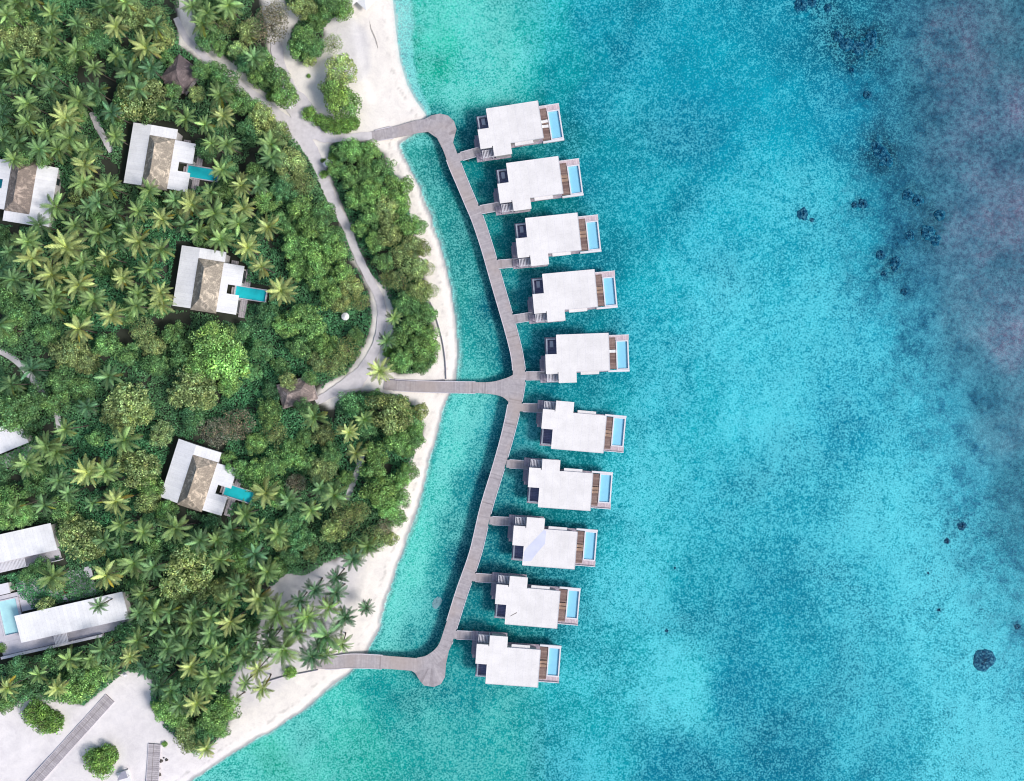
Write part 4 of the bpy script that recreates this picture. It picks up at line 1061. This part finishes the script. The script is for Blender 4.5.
def crown_mesh(seed, R0, Hh, puffs, per, leaf, pr=(.8, 1.5), rough=.22, name='crown', flat=0.0, contrast=.35):
    rs = np.random.default_rng(seed); ph = rs.random(4)*6.28; Qs, Ts = [], []
    for k in range(puffs):
        a = rs.random()*6.283; rr = math.sqrt(rs.random())*.9
        lim = 1+rough*(math.sin(2*a+ph[0])*.6+math.sin(3*a+ph[1])*.5+math.sin(5*a+ph[2])*.4)
        rad = min(R0*rr*lim, R0*.93); zc = Hh*math.sqrt(max(.03, 1-(rr*.95)**2))*rs.uniform(.72, 1.05)
        p_r = rs.uniform(*pr)*(1.05-.3*rr); n = int(per*(p_r/1.15)**2)
        c = np.array([rad*math.cos(a), rad*math.sin(a), zc])
        d = rs.normal(size=(n, 3)); d[:, 2] = np.abs(d[:, 2])*.9-.15; d /= np.linalg.norm(d, axis=1, keepdims=True)
        sh = p_r*rs.uniform(.72, 1.06, n)[:, None]
        cen = c+d*sh*np.array([1, 1, .75])
        nr = d*.8+rs.normal(size=(n, 3))*.45+np.array([0, 0, .35])
        Qs.append(leaf_quads(cen, nr, leaf*rs.uniform(.7, 1.35, n), leaf*rs.uniform(.45, .75, n), rs))
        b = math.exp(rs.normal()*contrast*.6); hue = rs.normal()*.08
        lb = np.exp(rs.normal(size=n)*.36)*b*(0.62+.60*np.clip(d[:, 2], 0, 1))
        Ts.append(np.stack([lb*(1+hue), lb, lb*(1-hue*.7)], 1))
    # sparse inner and lower leaves so the crown is not hollow
    n = puffs*12; a = rs.random(n)*6.283; r_ = np.sqrt(rs.random(n))*R0*.85
    cen = np.stack([r_*np.cos(a), r_*np.sin(a), rs.random(n)*Hh*.6-.4], 1)
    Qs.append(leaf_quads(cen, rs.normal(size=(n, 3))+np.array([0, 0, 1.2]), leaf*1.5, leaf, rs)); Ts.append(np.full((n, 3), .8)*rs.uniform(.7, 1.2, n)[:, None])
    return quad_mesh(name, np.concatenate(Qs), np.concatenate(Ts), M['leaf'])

def trunk_mesh(seed, h, r0, limbs=4, spread=1.8):
    rs = random.Random(seed); mb = MB()
    pts = [(0,0,-.2),(.1*rs.random(),.1,h*.5),(.25*rs.uniform(-1,1),.25*rs.uniform(-1,1),h)]
    mb.tube(pts, [r0*1.3, r0, r0*.75], 8)
    for k in range(limbs):
        a = 6.283*k/limbs+rs.random(); e = spread*rs.uniform(.8, 1.2)
        p = Vector(pts[1]).lerp(Vector(pts[2]), rs.uniform(.5, 1))
        mb.tube([p, p+Vector((e*.5*math.cos(a), e*.5*math.sin(a), .9)), p+Vector((e*math.cos(a), e*math.sin(a), 2.0))], [r0*.5, r0*.35, r0*.15], 6)
    return mb.mesh('trunk', M['bark'], True)

# broadleaf crowns at radius 4 m
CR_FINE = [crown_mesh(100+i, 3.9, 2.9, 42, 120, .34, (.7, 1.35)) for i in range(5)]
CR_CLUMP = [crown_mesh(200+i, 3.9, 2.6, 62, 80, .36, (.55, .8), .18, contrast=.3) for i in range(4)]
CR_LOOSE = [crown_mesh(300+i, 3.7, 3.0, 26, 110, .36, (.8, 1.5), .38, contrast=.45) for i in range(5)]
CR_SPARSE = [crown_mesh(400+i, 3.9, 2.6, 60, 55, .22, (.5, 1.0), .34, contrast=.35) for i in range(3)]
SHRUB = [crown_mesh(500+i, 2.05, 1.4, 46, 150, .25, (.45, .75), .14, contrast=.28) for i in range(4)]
TRK = [trunk_mesh(i, 3.2, .2) for i in range(4)]
STK = [trunk_mesh(20+i, .7, .08, 5, .9) for i in range(2)]

def palm_crown(seed, nf=22, L0=4.2):
    rs = np.random.default_rng(seed); Q, T = [], []
    for k in range(nf):
        tier = k/nf                        # 0 young upright, 1 old and hanging
        az_ = k*2.39996+rs.normal()*.20; L = L0*rs.uniform(.8, 1.08)*(.72+.28*min(1, tier*2.2+.25))
        e0 = R(72-78*tier+rs.normal()*6); droop = R(62+rs.normal()*10)+.25*tier
        n = 17; p = np.array([0.12*math.cos(az_), .12*math.sin(az_), .1-.25*tier]); pts = []; tan = []
        sw = rs.normal()*.28
        for i in range(n+1):
            t = i/n; el = e0-droop*t**1.5; aa = az_+sw*t
            d = np.array([math.cos(el)*math.cos(aa), math.cos(el)*math.sin(aa), math.sin(el)])
            pts.append(p.copy()); tan.append(d); p = p+d*L/n
        b = math.exp(rs.normal()*.34)*(1.45-.95*tier**.8); yel = .12*rs.random()+(.22 if tier > .86 else 0)+(.5 if tier > .9 and rs.random() < .45 else 0)  # upper fronds brightened, hanging ones darkened: lit highlights put into the colour
        roll = rs.normal()*.35
        for i in range(n):
            d = tan[i]; side = np.array([-math.sin(az_), math.cos(az_), 0.]); up = np.cross(d, side); up = up if up[2] > 0 else -up
            side2 = side*math.cos(roll)+up*math.sin(roll); up2 = np.cross(d, side2); up2 = up2 if up2[2] > 0 else -up2
            t = (i+.5)/n; wl = L*.172*(math.sin(math.pi*min(1, t*.88+.1))**.7)*rs.uniform(.85, 1.1)
            # rachis
            wR = .055*(1-t)+.012
            Q.append([pts[i]-side*wR, pts[i]+side*wR, pts[i+1]+side*wR*.9, pts[i+1]-side*wR*.9]); T.append([1.35*b, 1.18*b, .8*b])
            if t < .1: continue
            for sg in (-1, 1):
                dirl = side2*sg*.78+d*.62+up2*(.22-.35*t); dirl /= np.linalg.norm(dirl)
                dr = dirl+np.array([0, 0, -.38]); dr /= np.linalg.norm(dr)
                a0 = pts[i]; m_ = a0+dirl*wl*.55; e_ = m_+dr*wl*.5; ww = d*.15
                tb = b*math.exp(rs.normal()*.12)
                c = [tb*(1+yel), tb, tb*(1-yel)]
                Q.append([a0-ww*.5, a0+ww*.5, m_+ww*.55, m_-ww*.55]); T.append(c)
                Q.append([m_-ww*.55, m_+ww*.55, e_+ww*.12, e_-ww*.12]); T.append([x*.96 for x in c])
    # heart of the crown: yellowish stalk bases
    for k in range(14):
        a = rs.random()*6.28; q = np.array([math.cos(a), math.sin(a), .2])*.25; s_ = np.array([-math.sin(a), math.cos(a), 0])*.07
        Q.append([-s_, s_, q+s_, q-s_]); T.append([1.5, 1.25, .7])
    return quad_mesh('crown', np.array(Q), np.array(T), M['frond'])
PC = [palm_crown(600+i, random.choice([24, 26, 28, 30]), 4.3) for i in range(7)]
def palm_trunk(seed, h):
    rs = random.Random(seed); a = rs.random()*6.28; b = rs.uniform(.2, .8)
    pts = [(-b*math.cos(a)*(1-t)**2, -b*math.sin(a)*(1-t)**2, -.2+(h+.2)*t) for t in [i/8 for i in range(9)]]
    mb = MB(); mb.tube(pts, [.24, .17, .15, .145, .14, .135, .13, .125, .12], 8)
    return mb.mesh('trunk', M['palm_bark'], True)
PH = 8.0
PT = [palm_trunk(i, PH) for i in range(4)]

# ------------------------------------------------------------------ names of places, for the labels
LM = [('upper thatched villa',163,155),('middle thatched villa',214,281),('lower thatched villa',203,478),('left-edge thatched villa',25,195),('shaded roof corner',10,438),('short metal-roofed house',25,548),('long metal-roofed house',68,620),
 ('dark pyramid hut',184,77),("path-end thatched hut",300,392),('small round parasol',347,317),("upper jetty's shore end",372,137),("middle jetty's shore end",388,385),("lower jetty's shore end",318,664),
 ('diagonal plank walkway',80,730),('short plank walkway',153,760),('top left corner',20,8),('path fork',300,128),('beach parasols',358,2),('inland sand strip',320,575),('bend of the long path',345,228),('sandy plaza corner',140,680),('brown shaggy tree',268,22)]
seen = {}
DIRS = ['right of','above right of','above','above left of','left of','below left of','below','below right of']
PEND = []
def pend(o, phrase, cat, group, px, py): PEND.append((o, phrase, cat, group, px, py))
def flush_labels():
    pool = {}
    for it in PEND:
        o, ph, cat, gr_, px, py = it
        best = min(LM, key=lambda l: (l[1]-px)**2+(l[2]-py)**2)
        k = int(round(math.degrees(math.atan2(best[2]-py, px-best[1]))/45)) % 8
        pool.setdefault((ph, DIRS[k], best[0]), []).append((math.hypot(px-best[1], py-best[2]), it))
    for (ph, d, lm), L in pool.items():
        L.sort(key=lambda q: q[0])
        for i, (_, (o, _p, cat, gr_, px, py)) in enumerate(L):
            lab = f'{ph} {d} the {lm}' if len(L) == 1 else f'{ph}, {ORD[i]} one out {d} {lm}'
            tag(o, lab, cat, gr_)

occupied = []   # (x, y, r)
def add_tree(px, py, rp, tone, hgt=None):
    cols = {'bright': (.255,.450,.165), 'mid': (.200,.375,.150), 'dark': (.150,.330,.155), 'olive': (.350,.440,.195), 'brown': (.370,.350,.270), 'lime': (.420,.530,.240)}
    names = {'bright': 'bright green leafy tree', 'mid': 'mid green leafy tree', 'dark': 'dark green leafy tree', 'olive': 'olive green bushy tree', 'brown': 'brownish dry-looking tree', 'lime': 'pale lime clumpy tree'}
    pool = {'bright': CR_FINE+CR_LOOSE, 'mid': CR_FINE+CR_LOOSE, 'dark': CR_LOOSE+CR_FINE, 'olive': CR_FINE+CR_SPARSE, 'brown': CR_SPARSE, 'lime': CR_CLUMP}[tone]
    rm = rp*MPP; cr = random.choice(pool); base = min(3.2, .5+rm*.7) if hgt is None else hgt
    zt = LAND_Z+base+rm*.35
    x, y = W(px, py, zt); z = gz(x, y)
    r = empty('broadleaf_tree', (x, y, z), random.random()*6.28)
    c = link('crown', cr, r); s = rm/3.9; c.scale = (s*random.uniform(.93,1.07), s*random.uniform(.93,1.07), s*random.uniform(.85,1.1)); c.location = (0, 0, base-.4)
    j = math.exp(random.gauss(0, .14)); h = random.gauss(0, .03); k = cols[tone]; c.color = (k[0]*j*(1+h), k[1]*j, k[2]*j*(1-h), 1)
    t = link('trunk', random.choice(TRK), r); t.scale = (s, s, base/3.2)
    pend(r, names[tone], 'tree', 'broad-leaved trees of the island', px, py)
    occupied.append((x, y, rm))
def add_shrub(px, py, rp, tone=(.240,.420,.120), label=None):
    rm = rp*MPP; x, y = W(px, py, LAND_Z+rm*.5); r = empty('shrub', (x, y, gz(x, y)), random.random()*6.28)
    c = link('crown', random.choice(SHRUB), r); s = rm/2.0; c.scale = (s, s, s); c.location = (0, 0, .25*s)
    j = math.exp(random.gauss(0, .1)); c.color = (tone[0]*j, tone[1]*j, tone[2]*j, 1)
    t = link('stem', random.choice(STK), r); t.scale = (s, s, s)
    if label: tag(r, label, 'shrub', None)
    else: pend(r, 'rounded green shrub' if tone[1] > tone[0]*1.25 else 'olive green shrub', 'shrub', 'shrubs at the edge of the sand', px, py)
    occupied.append((x, y, rm))
def add_palm(px, py, rp=15, tone=1):
    cols = [(.128,.250,.118), (.196,.325,.132), (.335,.430,.180), (.074,.175,.098)]
    h = random.uniform(7.0, 10.5) if rp > 10 else random.uniform(3.0, 5); s = rp*MPP/4.25
    z1 = LAND_Z+h-.3
    x, y = W(px, py, z1); r = empty('palm_tree', (x, y, gz(x, y)), random.random()*6.28)
    c = link('crown', random.choice(PC), r); c.location = (0, 0, h); s *= random.uniform(.86, 1.12); c.scale = (s, s, s*random.uniform(.9, 1.05))
    c.rotation_euler = (random.gauss(0, .15), random.gauss(0, .15), random.random()*6.28)
    j = math.exp(random.gauss(0, .10)); k = cols[tone]; c.color = (k[0]*j, k[1]*j, k[2]*j, 1)
    t = link('trunk', random.choice(PT), r); t.scale = (1, 1, h/PH)
    nm = ['green coconut palm', 'olive green coconut palm', 'yellow-green coconut palm', 'dark green coconut palm'][tone] if rp > 10 else 'small young palm'
    pend(r, nm, 'palm', 'coconut palms of the island', px, py)

PALMS = [(53,15,12,1),(78,25,13,0),(117,28,13,2),(147,49,16,2),(193,8,14,1),(203,24,14,1),(6,51,14,1),(18,76,16,1),(52,51,13,1),(38,74,13,1),(49,72,13,0),(95,69,13,1),(117,57,12,1),(131,72,16,0),(52,90,15,0),(80,102,16,1),(29,104,16,1),(4,115,13,3),(67,119,17,2),(29,123,13,1),(49,131,14,1),(71,139,16,1),(20,143,14,0),(116,137,13,1),(187,119,14,1),(2,92,13,0),
(208,14,13,1),(229,6,15,1),(250,37,9,2),(221,96,14,1),(224,117,15,2),(206,125,12,1),(228,145,13,1),(272,145,15,1),
(86,166,18,2),(84,183,15,1),(110,187,15,1),(57,207,17,1),(150,191,14,1),(176,201,14,0),(193,205,15,2),(139,212,13,1),(163,220,15,2),(117,214,13,0),(76,226,15,1),(100,234,15,1),(68,248,19,2),(29,242,15,1),(33,259,16,2),(140,242,17,2),(118,242,13,0),(162,250,15,1),(108,257,13,2),(53,275,17,2),(80,285,17,2),(124,278,14,2),(162,293,14,2),(57,296,16,1),(139,294,13,1),
(223,170,14,1),(242,186,15,2),(272,158,15,0),(212,193,14,1),(215,214,15,1),(244,209,15,2),(239,224,15,1),(269,227,15,2),(221,240,15,1),(248,248,16,2),(262,267,13,2),(282,291,15,2),
(56,306,16,1),(112,315,15,2),(80,329,18,2),(137,306,14,1),(162,304,14,2),(33,370,14,3),(110,376,15,0),(88,407,13,3),(66,429,14,1),(125,440,15,1),(48,446,15,1),
(380,371,14,2),(394,318,11,1),(387,341,12,0),(315,417,15,1),(349,432,13,2),(365,420,11,1),(356,453,13,2),
(29,464,16,1),(58,452,14,1),(89,472,18,2),(117,501,17,2),(122,524,14,1),(144,532,16,1),(176,528,17,1),(121,546,13,0),(135,563,18,1),(107,575,15,2),(53,577,17,1),(143,593,14,1),
(266,493,15,2),(335,495,16,1),(321,488,13,0),(311,510,14,1),(246,514,16,1),(260,526,13,1),(278,534,15,1),(218,540,15,1),(221,559,15,1),(268,571,15,1),(259,598,16,2),(353,559,13,3),(368,546,14,1),(337,577,13,3),(315,589,14,3),
(9,687,13,2),(40,674,13,1),(70,659,15,1),(59,687,12,2),(104,649,16,0),(138,640,14,1),(113,670,12,1),(131,656,13,2),(163,663,13,3),(191,666,16,2),(209,677,15,1),(231,621,15,2),(192,623,14,1),(178,636,15,0),(197,702,15,2),(206,748,13,2),(213,649,14,1),(159,628,14,0),(155,610,14,1),(140,612,13,0),(170,612,13,0),(168,648,14,0),(148,668,13,3),(186,648,14,0),(228,655,13,1),
(278,612,20,1),(308,616,15,1),(329,607,14,1),(345,617,13,3),(366,608,10,3),(328,635,20,0),(326,653,15,1),(312,656,15,3),(300,600,12,3),(336,592,13,3),(272,640,14,3),(262,650,14,0),(252,655,14,1),(296,630,14,0),(320,645,14,3),(342,643,12,1),(285,648,19,1),(270,629,12,0),(248,638,15,0),(244,656,14,0),(259,668,14,2),(263,688,13,2),(223,673,14,1),(207,690,13,1),(246,682,12,1),(237,698,7,1),(172,690,13,0),(160,685,12,3),(180,705,12,0),
(100,203,13,0),(128,228,13,0),(90,208,13,0),(40,225,13,0),(15,280,14,0),(35,290,13,0),(95,300,14,1),(150,270,13,1),(185,225,13,0),(200,232,14,1),(60,150,14,1),(40,150,13,0),(15,160,13,1),(5,140,13,0),(90,150,14,1),(98,92,13,0),(22,20,9,0),(170,110,12,1),(100,605,12,0),(230,600,14,1),(105,540,13,0),(60,480,13,0),(290,500,13,0),(232,530,13,0)]
prs = random.Random(23); extra = 0
while extra < 34:
    px, py = prs.uniform(-8, 262), prs.uniform(-8, 690)
    if 300 < py < 460 and px > 30: continue
    if math.hypot(px-82, py-540) < 24 or math.hypot(px-186, py-572) < 30: continue
    if any(math.hypot(px-p[0], py-p[1]) < 14.5 for p in PALMS): continue
    if any(sdf(np.array([px], float), np.array([py], float), P)[0] > -15 for P in HOUSES.values()): continue
    if max(float(sdf(np.array([W(px, py, 1.2)[0]]), np.array([W(px, py, 1.2)[1]]), P)[0]) for P in FW) < 3: continue
    if path_gap(*W(px, py, 1.2)) < 3.2: continue
    PALMS.append((px, py, prs.uniform(11.5, 14.5), prs.choice([0, 0, 1, 1, 3]))); extra += 1
for p in PALMS: add_palm(*p)

TREES = [(418,226,9,'bright'),(423,248,9,'olive'),(427,268,9,'olive'),(430,290,9,'olive'),(431,314,8,'mid'),(405,184,9,'bright'),(434,346,7,'bright'),(288,381,9,'olive',4.6),(310,378,9,'mid',4.4),(303,407,9,'mid',4.2),(199,70,9,'mid',4.6),(196,93,9,'olive',4.2),(172,90,9,'mid',4.0),(402,498,10,'bright'),(396,518,10,'bright'),(408,472,11,'bright'),(415,440,10,'mid'),(420,412,9,'olive'),(416,428,9,'bright'),(390,540,8,'olive'),(400,484,11,'bright'),(352,552,11,'olive'),(14,410,20,'mid',5.0),(30,402,12,'dark',4.6),(6,518,15,'bright',4.8),(22,514,10,'bright',4.6),(66,532,10,'lime',5.0),(22,156,11,'mid',4.8),(42,158,10,'mid',4.8),(8,152,9,'dark',4.8),(14,12,20,'bright'),(45,26,14,'dark'),(33,40,18,'olive'),(8,34,15,'olive'),(80,50,15,'mid'),(98,40,14,'dark'),(130,12,16,'olive'),(150,20,18,'olive'),(162,36,13,'olive'),(140,98,24,'olive'),(128,105,16,'mid'),(150,110,14,'mid'),(64,60,14,'mid'),(110,6,12,'mid'),(168,58,9,'mid'),(225,22,13,'olive'),(248,30,13,'olive'),(268,22,22,'brown'),(276,10,14,'brown'),(219,47,9,'bright'),(238,50,10,'olive'),(262,62,13,'mid'),(275,76,13,'mid'),(284,94,14,'bright'),(258,78,11,'mid'),(246,62,11,'dark'),(205,42,10,'mid'),(208,30,12,'mid'),
(303,5,14,'olive'),(325,3,15,'mid'),(343,8,12,'bright'),(316,19,11,'bright'),(303,38,15,'bright'),(297,50,11,'bright'),(314,46,11,'mid'),(309,59,8,'olive'),(332,42,11,'olive'),(341,68,16,'olive'),(337,97,18,'bright'),(347,104,15,'bright'),(332,88,12,'olive'),
(225,80,15,'mid'),(213,70,12,'mid'),(240,102,14,'mid'),(256,108,12,'mid'),(262,119,15,'olive'),(278,132,14,'olive'),(250,130,14,'dark'),(290,164,18,'olive'),(301,182,14,'olive'),(284,188,14,'dark'),(266,200,13,'bright'),(255,172,12,'mid'),(300,208,15,'bright'),(324,212,13,'mid'),(312,228,16,'bright'),(331,236,13,'mid'),(295,245,14,'bright'),(315,253,17,'bright'),(335,252,15,'bright'),(320,275,16,'bright'),(343,274,14,'bright'),(297,268,13,'bright'),(330,295,15,'bright'),(351,288,14,'olive'),(360,302,10,'olive'),(268,315,12,'dark'),(285,325,14,'bright'),(303,314,15,'bright'),(315,329,13,'bright'),(300,347,14,'mid'),(325,345,12,'bright'),(346,350,16,'olive'),(333,366,14,'olive'),(280,366,10,'mid'),(318,362,10,'olive'),(357,336,10,'mid'),(340,302,11,'olive'),(262,350,13,'dark'),(280,222,12,'mid'),(290,228,10,'mid'),
(212,338,23,'bright',4.2),(224,360,24,'bright',4.0),(203,366,18,'bright'),(192,387,23,'lime',4.0),(204,398,13,'lime'),(176,396,12,'lime'),(126,401,21,'lime',4.0),(140,412,14,'lime'),(110,414,12,'lime'),(122,426,13,'lime'),(160,434,14,'lime'),(95,438,10,'mid'),(214,432,18,'brown'),(236,425,18,'brown'),(268,412,14,'bright'),(274,434,14,'olive'),(256,444,12,'bright'),(10,330,16,'mid'),(16,312,14,'mid'),(45,335,12,'bright'),(68,352,19,'olive'),(60,380,15,'mid'),(54,402,16,'mid'),(85,362,15,'olive'),(82,390,14,'mid'),(140,330,16,'olive'),(152,346,12,'olive'),(172,334,12,'mid'),(106,345,14,'mid'),(126,355,13,'mid'),(155,365,13,'mid'),(18,408,22,'mid'),(36,396,14,'dark'),(10,392,12,'mid'),(25,425,12,'dark'),
(8,500,18,'bright'),(22,514,14,'bright'),(34,488,12,'mid'),(82,541,22,'lime',4.2),(70,524,13,'lime'),(92,548,13,'lime'),(140,470,20,'lime',4.0),(125,460,13,'lime'),(150,486,13,'bright'),(62,508,14,'mid'),(148,502,13,'olive'),(166,510,12,'bright'),(186,570,25,'lime',4.5),(174,590,16,'lime'),(200,586,15,'lime'),(196,548,14,'mid'),(178,548,13,'mid'),
(240,470,13,'bright'),(256,476,15,'bright'),(272,464,14,'bright'),(228,458,9,'bright'),(292,455,15,'bright'),(306,462,12,'mid'),(322,470,14,'olive'),(295,484,12,'brown'),(330,455,12,'mid'),(346,478,9,'bright'),(371,470,15,'bright'),(380,490,17,'bright'),(375,454,13,'bright'),(396,440,15,'bright'),(390,414,23,'olive'),(411,420,13,'mid'),(374,400,11,'mid'),(406,448,11,'bright'),(388,508,13,'bright'),(345,520,17,'olive'),(332,532,13,'olive'),(358,512,12,'olive'),(374,538,14,'olive'),(384,527,10,'brown'),(300,540,14,'dark'),(288,526,13,'dark'),(290,556,11,'dark'),(310,552,10,'olive'),(246,546,15,'mid'),(240,562,13,'mid'),(234,577,15,'olive'),(250,582,12,'olive'),(222,590,13,'olive'),(300,518,12,'dark'),
(352,150,13,'bright'),(368,152,13,'bright'),(342,152,11,'mid'),(336,168,10,'bright'),(350,175,13,'bright'),(366,172,13,'bright'),(382,168,14,'mid'),(390,186,14,'bright'),(372,192,14,'bright'),(356,198,12,'bright'),(400,202,12,'bright'),(386,210,14,'olive'),(370,216,13,'bright'),(360,228,9,'bright'),(405,224,13,'bright'),(390,234,14,'olive'),(374,242,12,'bright'),(412,246,12,'olive'),(398,256,14,'olive'),(383,262,12,'mid'),(416,268,13,'olive'),(402,280,14,'olive'),(388,278,10,'olive'),(420,290,13,'olive'),(406,304,14,'mid'),(424,312,12,'mid'),(412,326,14,'bright'),(428,334,11,'bright'),(400,338,12,'mid'),(418,350,14,'bright'),(431,356,9,'bright'),(402,358,13,'bright'),(420,366,9,'bright'),(394,366,8,'mid'),
(75,690,17,'bright'),(92,678,14,'bright'),(80,668,14,'mid'),(50,660,13,'dark'),(20,668,14,'dark'),(5,706,9,'bright'),(167,712,15,'bright'),(180,722,13,'mid'),(186,737,15,'olive'),(212,716,16,'mid'),(226,708,14,'bright'),(200,734,13,'dark'),(218,730,11,'bright'),(194,745,11,'mid'),(45,606,10,'lime'),(27,575,9,'mid'),(40,565,10,'mid')]
for t_ in TREES: add_tree(*t_)
for s_ in [(309,113,7.5),(319,120,7),(327,124,8.5),(336,126,8.5),(345,125,8.5),(353,122,7.5),(34,713,12.5),(50,723,13),(42,718,12),(94,760,12),(106,757,12),(101,766,12),(290,673,6.5),(164.5,744.5,3),(308.5,76,2.2),(2,648,5),(272,96,6),(388,352,6),(324,174,4.5),(334,157,6),(323.5,161,3)]: add_shrub(*s_)

# fill the rest of the canopy with darker trees wherever the forest is still open
def house_clear(px, py, m):
    for P in HOUSES.values():
        if sdf(np.array([px], float), np.array([py], float), P)[0] > -m: return False
    return True
cand = 0; nfill = 0
frs = random.Random(11)
while cand < 9000 and nfill < 80:
    cand += 1; px = frs.uniform(-14, 445); py = frs.uniform(-14, 760); rp = frs.uniform(10, 16)
    x, y = W(px, py, 3.5); rm = rp*MPP
    fdv = max(float(sdf(np.array([x]), np.array([y]), P)[0]) for P in FW)
    if fdv < rm*.7: continue
    if not path_clear(x, y, rm*.55) or not house_clear(px, py, rp*.45): continue
    if any((x-a)**2+(y-b)**2 < (.68*(rm+c))**2 for a, b, c in occupied): continue
    random.seed(cand); add_tree(px, py, rp, frs.choices(['mid','dark','olive','bright'], [5,5,2,1])[0], hgt=frs.uniform(1.2, 2.4)); nfill += 1
print('fill trees', nfill, 'trees', len(TREES)+nfill, 'palms', len(PALMS))
flush_labels()

# undergrowth: ferns and saplings on the forest floor, nobody could count them
rs = np.random.default_rng(5); N = 560000
ux = rs.uniform(-140, -12, N); uy = rs.uniform(-110, 110, N)
fdv = np.max([sdf(ux, uy, P) for P in FW], axis=0)
nz = vnoise(ux, uy, .22, 31)*.6+vnoise(ux, uy, .7, 32)*.4
keep = (fdv > .2) & (nz > .28)
for P in HOUSES.values():
    keep &= ~(sdf(ux/MPP*(1)+512, 390.5-uy/MPP, P) > -1)
for line in PATH_W:
    pts = [tuple(p[:2]) for p in line[::3]]+[tuple(line[-1][:2])]
    keep &= seg_dist(ux, uy, pts, False) > np.mean([p[2] for p in line])/2-.1
ux, uy, nz, fdv = ux[keep], uy[keep], nz[keep], fdv[keep]
uz = LAND_Z+.15+np.clip((nz-.28)*3.6, 0, 1.6)*np.clip(fdv/2, .2, 1)*rs.uniform(.5, 1, len(ux))
cen = np.stack([ux, uy, uz], 1)
Q = leaf_quads(cen, rs.normal(size=cen.shape)*.5+np.array([.1, 0, 1.]), rs.uniform(.35, .7, len(ux)), rs.uniform(.2, .4, len(ux)), rs)
br = np.exp(rs.normal(size=len(ux))*.3)*(.6+.8*nz); hu = (vnoise(ux, uy, .06, 33)-.5)*.6
ug = link('undergrowth', quad_mesh('undergrowth', Q, np.stack([br*(1+hu), br, br], 1), M['leaf'])); ug.color = (.125, .300, .145, 1)
tag(ug, 'low green undergrowth covering the forest floor between the trees', 'undergrowth', kind='stuff')
print('undergrowth', len(ux))
